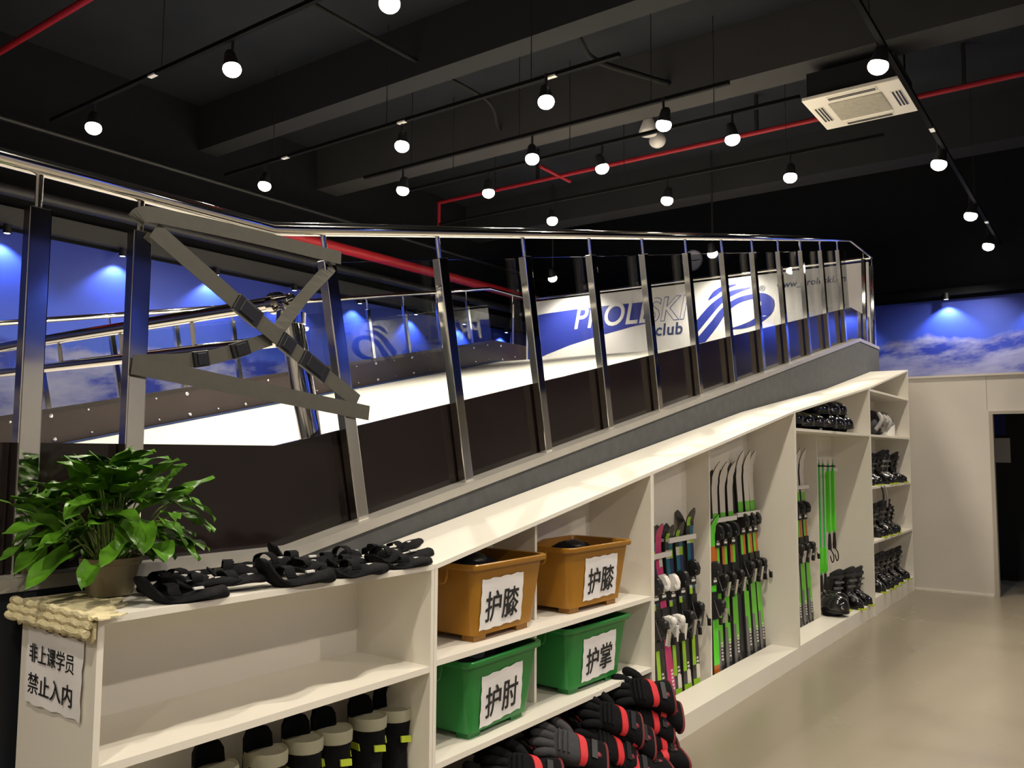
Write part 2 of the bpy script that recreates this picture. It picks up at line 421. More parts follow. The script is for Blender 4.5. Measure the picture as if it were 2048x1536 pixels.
for i, (x, y, lab) in enumerate(lamp_list):
    make_lamp((x, y, 4.5), lab, LAMP_W, (R(random.uniform(-9,9)), R(random.uniform(-12,12))))
make_lamp((-4.43,10.75,4.305), 'tiny far spotlight beside the white wall clock', LAMP_W*.7, (R(24),0), 1.44)
make_lamp((-7.03,10.75,4.27), 'tiny far spotlight above the left end of the banner', LAMP_W*.7, (R(24),0), 1.47)
for x, y, lab in ((-1.28,6.10,'spotlight directly above the air conditioner on the aisle track'),(-1.29,8.55,'spotlight on the aisle track, first one below the air conditioner'),(-1.30,10.64,'spotlight on the aisle track, last but one towards the far wall'),(-1.32,12.35,'spotlight at the far end of the aisle track')):
    make_lamp((x, y, 4.3), lab, LAMP_W*.75, (R(random.uniform(-4,4)), R(14)))
# added unseen spotlights: aisle and near rows continued, then fill light right and behind
for x, y, p in ((-1.05,3.9,1.1),(-.75,1.75,1.15),(-.9,-.5,.9),(-5.4,1.4,1.0),(2.6,1.6,1.3),(2.6,4.6,1.3),(2.6,7.6,1.0),(-5.6,-2.6,1.2),(-2.2,-2.6,1.2),(1.2,-2.6,1.2)):
    make_lamp((x, y, 4.4), 'unseen ceiling spotlight added for its light, above or behind the viewer', LAMP_W*p, (0, R(14) if x > -2 else 0))

# air conditioner cassette
ac = thing('air_conditioner', 'square white air conditioner cassette in the dark ceiling', 'air conditioner', (-1.868,8.12,4.85))
o3 = (-1.868,8.12,4.85)
mb = MB().box((-2.288,7.70,4.85), (-1.448,8.54,4.885)); obj('panel', mb, ACW, ac, origin=o3, bevel=.006)
obj('body', MB().box((-2.25,7.74,4.885), (-1.486,8.50,5.12)), BLACKMET, ac, origin=o3)
for xa in (-2.2,-1.54):
    for ya in (8.08,8.46): obj('hanger_rod', MB().box((xa-.008,ya-.008,5.12), (xa+.008,ya+.008,ZC)), BLACKMET, ac, origin=o3)
g = MB().box((-2.10,7.89,4.842), (-1.636,8.35,4.852))
obj('grille', g, ACG, ac, origin=o3)
for k, (a, b) in enumerate((((-2.255,7.93),(-2.16,8.31)),((-1.576,7.93),(-1.481,8.31)),((-2.08,7.735),(-1.65,7.82)),((-2.08,8.42),(-1.65,8.50)))):
    v = MB().box((a[0],a[1],4.845), (b[0],b[1],4.852), 0)
    if k < 2:
        for q in (.18,.5,.78): v.box((a[0]+(b[0]-a[0])*q, a[1]+.01, 4.841), (a[0]+(b[0]-a[0])*q+.014, b[1]-.01, 4.8455), 1)
    else:
        for q in (.3,.65): v.box((a[0]+.01, a[1]+(b[1]-a[1])*q, 4.841), (b[0]-.01, a[1]+(b[1]-a[1])*q+.014, 4.8455), 1)
    obj('vent', v, [ACW, BLACKPL], ac, origin=o3)
ts = obj('ceiling_speaker', MB().lathe([(0,.0),(.10,.0),(.115,.02),(.12,.05),(.06,.2)], 20, 0, Matrix.Translation((-4.64,9.27,5.55))), WHITEPL, smooth=True, origin=(-4.64,9.27,5.55)); tag(ts, 'white round ceiling speaker beside a spotlight, upper of two domes', 'speaker')
ts = obj('smoke_detector', MB().ell((-4.69,9.62,5.60), (.11,.11,.10)).box((-4.72,9.59,5.64),(-4.66,9.65,ZC)), WHITEPL, smooth=True, origin=(-4.69,9.62,5.6)); tag(ts, 'white round smoke detector, lower of the two ceiling domes', 'detector')

# ------------------------------------------------------------------ mural spots
def mural_spot(x, y, z, nx, ny, label, power, group='wall washers over the mural'):
    t = thing('wall_washer', label, 'wall light', (x, y, z), group=group)
    obj('housing', MB().lathe([(0,.09),(.035,.09),(.038,0),(.032,0),(.03,.012)], 16), BLACKMET, t, smooth=True)
    obj('lens', MB().ell((0,0,.006), (.03,.03,.008), 12, 6), LENSB, t, smooth=True)
    obj('bracket', MB().box((min(0,nx*-.16)-.008, min(0,ny*-.16)-.008, .06), (max(0,nx*-.16)+.008, max(0,ny*-.16)+.008, .076)), BLACKMET, t)
    spot('washer_beam', (x, y, z-.015), power, (.50,.64,1), 112, .55, .02, target=(-nx*.10, -ny*.10, -1))
    return t
ords = ['first','second','third','fourth','fifth','sixth','seventh','eighth']
for k in range(8):
    mural_spot(XL+.13, 3.66+1.18*k, 3.70, 1, 0, ords[k]+' blue-white wall light over the left mural, counted from the left edge', MURAL_W)
mural_spot(-1.91, YF-.13, 3.74, 0, -1, 'bright wall light over the far mural above the white partition', MURAL_W*1.15)
mural_spot(-3.25, YF-.13, 3.70, 0, -1, 'wall light over the far mural, half hidden by the end post of the slope', MURAL_W)
mural_spot(-.72, YF-.13, 3.74, 0, -1, 'wall light over the far mural at the right edge of the picture', MURAL_W)
for k in range(5):
    mural_spot(XR-.13, 0.4+2.1*k, 3.70, -1, 0, 'wall light over the mural of the opposite wall outside the picture', MURAL_W*1.6, 'wall washers behind the camera')

# clock on the far wall
ck = thing('wall_clock', 'round white wall clock high on the dark far wall', 'clock', (-5.70,12.995,4.80))
Mc = Matrix.Translation((-5.70,12.99,4.80)) @ Matrix.Rotation(R(90), 4, 'X')
obj('face', MB().lathe([(0,.02),(.16,.02),(.16,0)], 32, 0, Mc), PAPER, ck, origin=(-5.70,12.995,4.80))
obj('rim', MB().lathe([(.155,.0),(.175,.0),(.175,.035),(.155,.035),(.155,.02)], 32, 0, Mc), mat('clock_rim', (.5,.5,.5), .4), ck, origin=(-5.70,12.995,4.80), smooth=True)
obj('hand', MB().box((-5.705,12.962,4.79), (-5.56,12.966,4.803)), INK, ck, origin=(-5.70,12.995,4.80), label='long black minute hand')
obj('hand', MB().box((-5.80,12.962,4.795), (-5.695,12.966,4.808)), INK, ck, origin=(-5.70,12.995,4.80), label='short black hour hand')

# ------------------------------------------------------------------ ski slope
SL = .206; TH = math.atan(SL); NY, NZ = -math.sin(TH), math.cos(TH)
Y0, Y1, YE = 2.10, 10.52, 11.50
def zt(y): return 1.243 if y < Y0 else 1.243 + SL*(min(y, Y1)-Y0)
def path(perp, ys=-.6):
    """side line of the slope offset square to it by perp: flat, ramp, flat"""
    k = perp*math.tan(TH/2)
    return [(ys, 1.243+perp), (Y0-k, 1.243+perp), (Y1-k, zt(Y1)+perp), (YE, zt(Y1)+perp)]
XN = -2.50; XO = -7.97
o3 = (-5.2, 6.0, 0)
slope = thing('ski_slope', 'large indoor ski slope with white carpet and dark brown side boards', 'ski slope', o3)
def band(p_lo, p_hi, x0, x1, mi=0, mb=None, ys=-.6):
    mb = mb or MB(); a = path(p_lo, ys); b = path(p_hi, ys)
    for i in range(3): mb.prism([a[i], a[i+1], b[i+1], b[i]], 'x', x0, x1, mi)
    return mb
# belt, blue edging
mb = MB(); bel = [(1.6, zt(0)+.03), (Y0, zt(0)+.03), (Y1, zt(Y1)+.03), (YE-.06, zt(Y1)+.03)]
for i in range(3): mb.prism([(bel[i][0], bel[i][1]-.06), (bel[i+1][0], bel[i+1][1]-.06), bel[i+1], bel[i]], 'x', XO+.10, XN-.13)
obj('belt', mb, BELT, slope, origin=o3, label='white carpet belt')
obj('edging', band(-.03, .045, XO+.03, XO+.10), BLUE, slope, origin=o3, label='dark blue strip beside the belt')
obj('front_platform', MB().box((XO, -.6, 1.15), (XN-.12, 1.6, 1.25)), NAVY, slope, origin=o3)
# skirt
mb = MB(); mb.prism([(Y0-.35, 0), (YE, 0), (YE, zt(Y1)-.03), (Y1, zt(Y1)-.03), (Y0, 1.21), (Y0-.35, 1.21)], 'x', XN-.04, XN-.005)
mb.box((XO, YE-.03, 0), (XN-.04, YE, zt(Y1)-.03))
obj('skirt', mb, SKIRT, slope, origin=o3, label='grey skirt board under the slope')
obj('base_board', MB().box((XN-.04, -.6, 0), (XN-.008, Y0-.35, 1.21)), NAVY, slope, origin=o3, label='dark navy board under the flat front')
obj('trim', band(-.038, 0, XN-.115, XN+.004), TRIM, slope, origin=o3, label='pale metal edge trim')
obj('side_board', band(0, .375, XN-.105, XN-.085), BROWN, slope, origin=o3, label='glossy dark brown side board facing the shelves')
mb = band(0.04, .375, XO-.02, XO+.0)
for k in range(13):
    yb = 2.468-.02+.69*k
    for pr in (.09, .31):
        yy = yb + NY*pr; zz = zt(yb) + NZ*pr
        mb.ell((XO+.004, yy+.02, zz), (.008,.02,.02), 8, 5, 1)
        mb.ell((XO+.004, yy+.36, zz+.36*SL), (.008,.012,.012), 8, 5, 1)
obj('side_board', mb, [BROWN_FAR, SILVER], slope, origin=o3, label='brown side board on the far side with bright screw heads')

# near railing ----------------------------------------------------------------
def railing(name, label, x, posts_flat, k0, k1, w, d, rr, post_len, rail_perp, inner, glass_from, ys, end_posts=True):
    o3 = (x, 6.0, 1.2)
    t = thing(name, label, 'railing', o3)
    p = path(rail_perp, ys); pts = [(x, a, b) for a, b in p]
    obj('handrail', MB().tube(pts, rr, 14), STEEL, t, smooth=True, origin=o3)
    bases = []
    def post(yb, zb, ny, nz):
        ty, tz = nz, -ny                           # along-slope direction
        M = Matrix(((1,0,0,x),(0,ty,ny,yb),(0,tz,nz,zb),(0,0,0,1)))
        ob_ = obj('post', MB().box((-d/2,-w/2,0), (d/2,w/2,post_len), 0, M), STEEL, t, origin=o3, bevel=.004)
        s = obj('stub', MB().tube([(0,0,post_len-.01),(0,0,rail_perp-rr*.6)], .011, 10, 0, M), STEEL, ob_, smooth=True, origin=o3)
        return ob_
    for y in posts_flat: post(y, zt(0)-.001, 0, 1)
    for k in range(k0, k1): post(2.468+.69*k, zt(2.468+.69*k)-.001, NY, NZ)
    if end_posts:
        for y in (11.03, 11.47): post(y, zt(Y1)-.001, 0, 1)
    gx = x + inner
    for k in range(max(k0, glass_from), k1):
        ya = 2.468+.69*k-.035; yb = 2.468+.69*(k+1)-.045
        if k == 11: yb = min(yb, Y1)
        lo, hi = .33, post_len-.005
        q = [(ya+NY*lo, zt(2.468)+SL*(ya-2.468)+NZ*lo), (yb+NY*lo, zt(2.468)+SL*(yb-2.468)+NZ*lo), (yb+NY*hi, zt(2.468)+SL*(yb-2.468)+NZ*hi), (ya+NY*hi, zt(2.468)+SL*(ya-2.468)+NZ*hi)]
        obj('glass_panel', MB().prism(q, 'x', gx-.004, gx+.004), GLASS, t, origin=o3)
    return t
railing('stainless_railing', 'tall polished steel railing with glass panels above the white shelves', XN-.055, (.55,1.148,1.465), 0, 12, .062, .045, .027, 1.062, 1.185, -.04, 0, -.6)
railing('stainless_railing', 'polished steel railing with glass on the far side of the slope', XO-.03, (), -1, 12, .05, .045, .027, 1.03, 1.185, .03, -1, 1.3)

# straps closing the gap between two posts --------------------------------------
XS = XN-.02
def strap(pts, width, label, buckles=(), twist=None):
    """pts (y,z[,dx]); flat webbing ribbon facing the aisle"""
    o3 = (XS, pts[0][0], pts[0][1])
    t = thing('webbing_strap', label, 'strap', o3, group='straps across the railing gap')
    P = [Vector((XS+(p[2] if len(p) > 2 else 0), p[0], p[1])) for p in pts]
    Q = smooth_pts(P, 6) if len(P) > 2 else [P[0].lerp(P[1], i/8) for i in range(9)]
    rings = []
    for i, p in enumerate(Q):
        tt = (Q[min(i+1, len(Q)-1)]-Q[max(i-1, 0)]).normalized()
        s = Vector((1,0,0)).cross(tt).normalized(); n = tt.cross(s)
        f = i/(len(Q)-1); wd = width
        if twist:
            a = twist*math.sin(PI*f); s = s*math.cos(a)+n*math.sin(a); n = tt.cross(s)
        rings.append([p+s*wd/2+n*.0015, p-s*wd/2+n*.0015, p-s*wd/2-n*.0015, p+s*wd/2-n*.0015])
    obj('webbing', MB().loft(rings), STRAP, t, origin=o3)
    for b0, b1 in buckles:
        a = Q[int(b0*(len(Q)-1))].lerp(Q[min(len(Q)-1,int(b0*(len(Q)-1))+1)], (b0*(len(Q)-1)) % 1)
        c = Q[int(b1*(len(Q)-1))].lerp(Q[min(len(Q)-1,int(b1*(len(Q)-1))+1)], (b1*(len(Q)-1)) % 1)
        tt = (c-a).normalized(); s = Vector((1,0,0)).cross(tt).normalized()
        M = Matrix(((1,s.x,tt.x,a.x),(0,s.y,tt.y,a.y),(0,s.z,tt.z,a.z),(0,0,0,1)))
        L_ = (c-a).length
        mbk = MB().box((-.009,-width*.55,0), (.011,width*.55,L_), 0, M).box((.009,-width*.42,L_*.2), (.016,width*.42,L_*.8), 0, M)
        obj('buckle', mbk, BLACKPL, t, origin=o3, bevel=.003)
    return t
strap([(1.425,2.325,.0),(1.455,2.352,.012),(1.60,2.362,.01),(1.9,2.372),(2.295,2.372,.004)], .052, 'upper grey webbing strap running level over the top of the post')
strap([(1.43,1.865,.012),(2.46,1.755,.012)], .06, 'lower grey webbing strap running level between the two posts')
strap([(1.49,2.31,.004),(1.95,2.045,.0),(2.40,1.80,.006)], .06, 'long diagonal grey strap with black buckles', buckles=((.36,.46),(.56,.62),(.66,.78)))
strap([(2.262,2.335,-.01),(2.13,2.19,-.02),(1.985,2.02,-.01)], .05, 'short twisted grey strap rising to the top of the third post', twist=.9)
strap([(1.975,2.01,-.012),(1.72,1.915,-.02),(1.45,1.875,-.012)], .05, 'short grey strap with two black sliders at the middle of the gap', buckles=((.22,.34),(.50,.60)))

# safety bar across the foot of the slope -----------------------------------------
o3 = (-2.87, 2.55, 1.36)
sb = thing('safety_bar', 'double polished steel safety bar across the foot of the white slope', 'bar', o3)
BARY = 2.42
obj('top_tube', MB().tube(smooth_pts([(-7.2,BARY,2.235),(-3.3,BARY,2.262),(-3.06,BARY,2.262),(-2.985,BARY,2.24),(-2.975,BARY+.01,2.19)], 5), .032, 14), STEEL, sb, smooth=True, origin=o3)
obj('lower_tube', MB().tube([(-7.2,BARY+.03,2.085),(-2.97,BARY+.03,2.095)], .029, 12), STEEL, sb, smooth=True, origin=o3)
for x in (-3.72, -4.38, -5.05, -5.9):
    obj('strut', MB().tube([(x,BARY,2.25),(x-.01,BARY+.03,2.09)], .012, 8), STEEL, sb, smooth=True, origin=o3)
obj('end_post', MB().tube([(-2.975,BARY+.005,2.20),(-2.945,2.45,2.0),(-2.888,2.56,1.36)], .052, 18), STEEL, sb, smooth=True, origin=o3)
for c in ((-3.07,BARY,2.262), ):
    obj('flange', MB().lathe([(.0,-.02),(.05,-.02),(.05,.02),(0,.02)], 16, 0, Matrix.Translation(c) @ Matrix.Rotation(R(90), 4, 'Y')), STEEL, sb, origin=o3, smooth=True)
obj('flange', MB().lathe([(.0,-.025),(.066,-.025),(.066,.025),(0,.025)], 18, 0, Matrix.Translation((-2.975,BARY+.008,2.185))), STEEL, sb, origin=o3, smooth=True)
obj('flange', MB().lathe([(.0,-.03),(.075,-.03),(.080,.0),(.06,.03),(0,.03)], 18, 0, Matrix.Translation((-2.906,2.525,1.565))), STEEL, sb, origin=o3, smooth=True)
obj('base_sleeve', MB().tube([(-2.905,2.53,1.55),(-2.886,2.562,1.325)], .072, 18), mat('dark_steel', (.10,.085,.075), .25, .9), sb, origin=o3, smooth=True)
obj('hinge', MB().lathe([(0,-.07),(.035,-.07),(.035,.07),(0,.07)], 14, 0, Matrix.Translation((-2.845,2.49,1.48)) @ Matrix.Rotation(R(90), 4, 'Y')), STEEL, sb, origin=o3, smooth=True)

# banner board at the top of the slope ------------------------------------------
YBN = 11.40; o3 = (-5.2, YBN, 3.0)
bn = thing('banner_board', 'white board with blue club lettering and logo at the top of the slope', 'banner', o3)
obj('board', MB().box((XO, YBN, 2.98), (XN-.08, YBN+.03, 4.08)), BOARD, bn, origin=o3)
obj('top_rail', MB().tube([(XO,YBN+.015,4.13),(XN-.05,YBN+.015,4.13)], .026, 12), STEEL, bn, smooth=True, origin=o3)
wave = [(-7.94,3.83),(-7.64,3.86),(-7.03,3.88),(-6.39,3.88),(-5.80,3.875),(-5.76,3.87),(-5.72,3.55),(-6.04,3.51),(-6.57,3.42),(-7.12,3.31),(-7.55,3.19),(-7.94,3.06)]
obj('wave', MB().prism(wave, 'y', YBN-.003, YBN), BLUEPRINT, bn, origin=o3, label='blue printed wave')
def at_ny(x, z, y=YBN-.0045): return Matrix.Translation((x, y, z)) @ FACE_NY
text_mesh('lettering', 'PROLE', .50, BOARD, at_ny(-7.06, 3.565), bn, bold=.006, shear=.22, depth=.002, spacing=1.02, origin=o3, xs=.93)
# last letters are only outlined in blue
text_mesh('lettering', 'SKI', .50, BLUEPRINT, at_ny(-5.77, 3.565, YBN-.003), bn, bold=.0115, shear=.22, depth=.001, spacing=1.02, origin=o3, xs=.93)
text_mesh('lettering', 'SKI', .50, BOARD, at_ny(-5.77, 3.565, YBN-.0065), bn, bold=.003, shear=.22, depth=.001, spacing=1.02, origin=o3, xs=.93)
text_mesh('lettering', 'club', .25, SLATE, at_ny(-5.62, 3.345), bn, bold=.005, shear=.1, depth=.001, spacing=1.08, origin=o3)
text_mesh('lettering', 'www_proleski.cn', .125, SLATE, at_ny(-3.78, 3.86), bn, bold=.0012, depth=.001, spacing=1.04, shear=.15, origin=o3)
def stroke(pts, ws):
    P = smooth_pts([Vector((x, 0, z)) for x, z in pts], 5); n = len(P); a = []; b = []
    for i, p in enumerate(P):
        t = (P[min(i+1,n-1)]-P[max(i-1,0)]).normalized(); s = Vector((-t.z,0,t.x))
        f = i/(n-1)*(len(ws)-1); j = min(int(f), len(ws)-2); wd = ws[j]+(ws[j+1]-ws[j])*(f-j)
        a.append(p+s*wd/2); b.append(p-s*wd/2)
    rings = [[(q.x,YBN-.005,q.z),(r.x,YBN-.005,r.z),(r.x,YBN,r.z),(q.x,YBN,q.z)] for q, r in zip(a, b)]
    return MB().loft(rings)
obj('logo_stroke', stroke([(-4.77,3.80),(-4.67,3.885),(-4.55,3.945),(-4.35,3.98)], [.015,.075,.065,.015]), BLUEPRINT, bn, origin=o3)
obj('logo_stroke', stroke([(-4.98,3.40),(-4.74,3.65),(-4.58,3.78),(-4.4,3.87),(-4.14,3.915)], [.13,.12,.09,.07,.012]), BLUEPRINT, bn, origin=o3)
obj('logo_stroke', stroke([(-4.95,3.16),(-4.69,3.44),(-4.54,3.62),(-4.35,3.74),(-4.13,3.785),(-3.98,3.76),(-3.91,3.68),(-3.92,3.59),(-3.97,3.51),(-4.08,3.43),(-4.26,3.375),(-4.45,3.355)], [.14,.12,.10,.08,.07,.12,.19,.19,.14,.09,.06,.012]), BLUEPRINT, bn, origin=o3)
text_mesh('lettering', '\u00ae', .11, SLATE, at_ny(-4.02, 3.845), bn, depth=.001, origin=o3)

# ------------------------------------------------------------------ white shelf units
F, XB, T = -2.07, -2.46, .018
TOP = [(1.12,1.185),(2.38,1.185),(4.15,1.50),(6.62,1.934),(9.03,2.275),(10.97,2.612)]
def zs(y):
    for (a, za), (b, zb) in zip(TOP, TOP[1:]):
        if y <= b: return za+(zb-za)*(y-a)/(b-a)
    return TOP[-1][1]
def unit(name, label, y0, y1, shelves, dividers, ledges, rails=()):
    o3 = ((F+XB)/2, (y0+y1)/2, 0)
    t = thing(name, label, 'shelf unit', o3, group='white shelf units beside the slope')
    for a, b in ((y0+.001, y0+T), (y1-T, y1-.001)):
        obj('side_panel', MB().prism([(a,0),(b,0),(b,zs(b)-T),(a,zs(a)-T)], 'x', XB, F), WHITE, t, origin=o3)
    obj('top_panel', MB().prism([(y0+.001,zs(y0)-T),(y1-.001,zs(y1)-T),(y1-.001,zs(y1)),(y0+.001,zs(y0))], 'x', XB-.035, F+.001), WHITE, t, origin=o3)
    obj('back_panel', MB().prism([(y0+T,0),(y1-T,0),(y1-T,zs(y1)-T),(y0+T,zs(y0)-T)], 'x', XB, XB+.008), WHITE, t, origin=o3)
    for z, a, b, xf in shelves:
        obj('shelf', MB().box((XB+.008, a, z-.022), (xf, b, z)), WHITE, t, origin=o3)
    for y, z0, xf, zz in dividers:
        h = zs(y)-T-.001 if zz is None else zz
        obj('divider', MB().box((xf-(xf-XB)+.008, y-.009, z0), (xf, y+.009, h)), WHITE, t, origin=o3)
    for z, a, b, xb in ledges:
        obj('plinth', MB().box((xb, a, 0), (F-.004, b, z)), WHITE, t, origin=o3)
    for y0_, y1_, z, x in rails:
        m = MB().box((x, y0_, z-.016), (x+.012, y1_, z+.016))
        m.box((XB+.008, y0_+.004, z-.01), (x, y0_+.012, z+.01)).box((XB+.008, y1_-.012, z-.01), (x, y1_-.004, z+.01))
        obj('holder_rail', m, WHITEPL, t, origin=o3, label='white holder strip across the skis')
    return t
U = [1.12, 2.38, 4.15, 6.62, 9.03, 10.97]
unit('shelf_unit', 'nearest white shelf unit with flat top, carrying the potted plant', U[0], U[1],
     [(.823, U[0]+T, U[1]-T, F-.002), (.37, U[0]+T, U[1]-T, F-.002)], [], [(.09, U[0]+T, U[1]-T, XB+.01)])
unit('shelf_unit', 'white shelf unit with sloping top holding orange and green tubs', U[1], U[2],
     [(.838, U[1]+T, U[2]-T, F-.002), (.468, U[1]+T, U[2]-T, F-.002)], [(3.245, .838, -2.21, None), (3.245, .468, -2.21, .815)], [(.10, U[1]+T, U[2]-T, XB+.01)])
unit('ski_rack', 'white bay with sloping top full of skis, right of the tubs', U[2], U[3],
     [(.055, U[2]+T, U[3]-T, -2.30)], [(5.44, .055, -2.285, None)], [(.122, U[2]+T, U[3]-T, -2.285)],
     [(4.60, 4.98, .965, -2.362), (4.95, 5.36, 1.045, -2.362), (5.62, 6.10, 1.125, -2.362), (6.12, 6.60, 1.14, -2.362)])
unit('shelf_unit', 'tall white bay with ski poles and a high shelf of black helmets', U[3], U[4],
     [(1.80, U[3]+T, U[4]-T, F-.002), (.055, U[3]+T, 7.92, -2.30)], [(7.93, .055, -2.285, 1.777), (7.93, 1.80, -2.30, None)],
     [(.13, U[3]+T, 7.94, -2.285), (.13, 7.94, U[4]-T, XB+.01)], [(7.10, 7.88, 1.30, -2.36), (8.02, 8.78, 1.44, -2.345)])
unit('shelf_unit', 'tallest white shelf unit at the far end full of ski boots', U[4], U[5],
     [(2.262, U[4]+T, U[5]-T, F-.002), (1.80, U[4]+T, U[5]-T, F-.002), (1.27, U[4]+T, U[5]-T, F-.002), (.722, U[4]+T, U[5]-T, F-.002)], [], [(.165, U[4]+T, U[5]-T, XB+.01)])

# ------------------------------------------------------------------ things on and at the nearest unit
ZT = 1.185
# lace runner over the end of the unit
def lace():
    o3 = (-2.26, 1.15, ZT)
    t = thing('lace_mat', 'cream lace mat folded over the end of the nearest shelf unit', 'mat', o3)
    top = MB(); n = 46
    rings = []
    for i in range(n+1):
        x = -2.455 + i*(.43/n)
        e = 1.235+.022*math.sin(i*1.35)+(.05 if x < -2.15 else -.03)*(.5+.5*math.sin(i*.4)) - max(0, (x+2.18))*.55
        rings.append([(x,1.098,ZT+.007+.003*math.sin(i*2)),(x,e,ZT+.0045+.002*math.sin(i*2.4)),(x,e,ZT+.001),(x,1.098,ZT+.001)])
    obj('cloth_top', top.loft(rings), LACE, t, origin=o3)
    dr = MB()
    for k in range(3):
        pts = [(-2.475+i*.018, 1.100-.006*k, ZT+.004-.019*k+.0025*math.sin(i*1.7+k)) for i in range(24)]
        dr.tube(pts, .0105, 8)
    rings = []
    for i in range(n+1):
        x = -2.46+i*(.40/n); zz = ZT-.055-.006*math.sin(i*1.6)
        rings.append([(x,1.104,ZT-.01),(x,1.112,ZT-.01),(x,1.112,zz),(x,1.106,zz)])
    dr.loft(rings)
    obj('ribbed_edge', dr, LACE, t, origin=o3, smooth=True)
lace()
# paper notice on the end panel
def paper_mb(w_, h_, M, wav=.004, torn=()):
    mb = MB(); nx, ny = 12, 8; rings = []
    def P(i, j, d):
        x = -w_/2+w_*i/nx; y = -h_/2+h_*j/ny
        if j in (0, ny): y += .003*math.sin(i*1.9+j)
        if i in (0, nx): x += .0025*math.sin(j*2.3+i)
        return (x, y, d+wav*(.5+.5*math.sin(i*.55+j*.5)))
    vs = [P(i, j, .0012) for j in range(ny+1) for i in range(nx+1)] + [P(i, j, 0) for j in range(ny+1) for i in range(nx+1)]
    n = (nx+1)*(ny+1); fs = []
    for j in range(ny):
        for i in range(nx):
            a = j*(nx+1)+i
            fs.append((a, a+1, a+nx+2, a+nx+1)); fs.append((n+a+nx+1, n+a+nx+2, n+a+1, n+a))
    for i in range(nx):
        fs.append((i, n+i, n+i+1, i+1)); a = ny*(nx+1)+i; fs.append((a+1, n+a+1, n+a, a))
    for j in range(ny):
        a = j*(nx+1); fs.append((a+nx+1, n+a+nx+1, n+a, a)); b = a+nx; fs.append((b, n+b, n+b+nx+1, b+nx+1))
    return mb.add(vs, fs, 0, M)
o3 = (-2.265, 1.118, 1.02)
nt_ = thing('paper_notice', 'white paper notice with two lines of Chinese on the end panel under the lace mat', 'notice', o3)
Mn = Matrix.Translation((-2.265, 1.116, 1.025)) @ Matrix.Rotation(R(.5), 4, 'Y') @ FACE_NY
obj('sheet', paper_mb(.288, .195, Mn), PAPER, nt_, origin=o3)
text_mesh('lettering', '非上课学员', .052, INK, Mn @ Matrix.Translation((-.128, .015, .0055)), nt_, bold=.0002, depth=.0006, origin=o3, xs=.92)
text_mesh('lettering', '禁止入内', .058, INK, Mn @ Matrix.Translation((-.128, -.066, .0055)), nt_, bold=.0002, depth=.0006, origin=o3, xs=1.03)

# potted plant
def plant():
    o3 = (-2.345, 1.30, ZT+.007)
    t = thing('potted_plant', 'bushy green pothos in a low clay pot on the lace mat', 'plant', o3)
    rnd = random.Random(5)
    pot = MB().lathe([(0,0),(.058,0),(.062,.01),(.076,.085),(.083,.09),(.083,.105),(.077,.105),(.072,.085),(0,.083)], 32)
    obj('pot', pot, POT, t, smooth=True)
    obj('soil', MB().lathe([(0,.088),(.071,.086)], 24), SOIL, t)
    lv = MB(); st = MB()
    def leaf(base, d, up, L, W, droop, fold):
        d = Vector(d).normalized(); up = Vector(up); s = d.cross(up).normalized(); n = s.cross(d).normalized()
        nt, ns = 7, 4; vs = []
        for i in range(nt+1):
            q = i/nt
            hw = W*.5*((1-q)**.75)*((q+.10)**.5)*1.62
            if i == nt: hw = .0005
            for j in range(-ns//2, ns//2+1):
                f = j/(ns/2)
                p = Vector(base)+d*(L*q - (.10*L if i == 0 else 0)*abs(f)) + s*(hw*f) + n*(abs(f)*hw*fold - droop*L*q*q + .006*math.sin(q*9+j))
                vs.append(p)
        m = ns+1; fs = [(i*m+j, i*m+j+1, (i+1)*m+j+1, (i+1)*m+j) for i in range(nt) for j in range(ns)]
        lv.add(vs, fs)
    N_ = 135
    for k in range(N_):
        f = k/N_
        el = R(-26) + R(108)*f + R(rnd.uniform(-8,8))            # elevation of the leaf on the bush
        az = k*2.39996 + rnd.uniform(-.3,.3)
        rr = rnd.uniform(.80,1.0) if k % 4 else rnd.uniform(.45,.7)
        c = Vector((0,0,.185))
        tip = c + Vector((math.cos(az)*math.cos(el)*.262, math.sin(az)*math.cos(el)*.262, math.sin(el)*.215))*rr
        if tip.x < -.135: tip.x = -.135+rnd.uniform(-.01,.02)
        out = Vector((math.cos(az), math.sin(az), 0))
        L = rnd.uniform(.09,.148); W = L*rnd.uniform(.55,.72)
        d = out*rnd.uniform(.7,1) + Vector((rnd.uniform(-.35,.35), rnd.uniform(-.35,.35), .75*math.sin(el)-.16+rnd.uniform(-.35,.4)))
        if tip.x < -.07: d.x = abs(d.x)*.2+.05
        base = tip - d.normalized()*L*.55
        if base.z < .03: base.z = .03
        leaf(base, d, (rnd.uniform(-.25,.25), rnd.uniform(-.25,.25), 1), L, W, rnd.uniform(.05,.28), rnd.uniform(.08,.4))
        root = Vector((math.cos(az)*.04*rr, math.sin(az)*.04*rr, .085))
        mid = root.lerp(base, .55)+Vector((0,0,.035)); 
        if k % 2 == 0: st.tube(smooth_pts([root, mid, base+d.normalized()*.004], 4), .0022, 5)
    obj('leaves', lv, LEAF, t, smooth=True)['kind'] = 'stuff'
    obj('stems', st, STEM, t, smooth=True)['kind'] = 'stuff'
    # upright shoots at the top of the bush
    return t
plant()

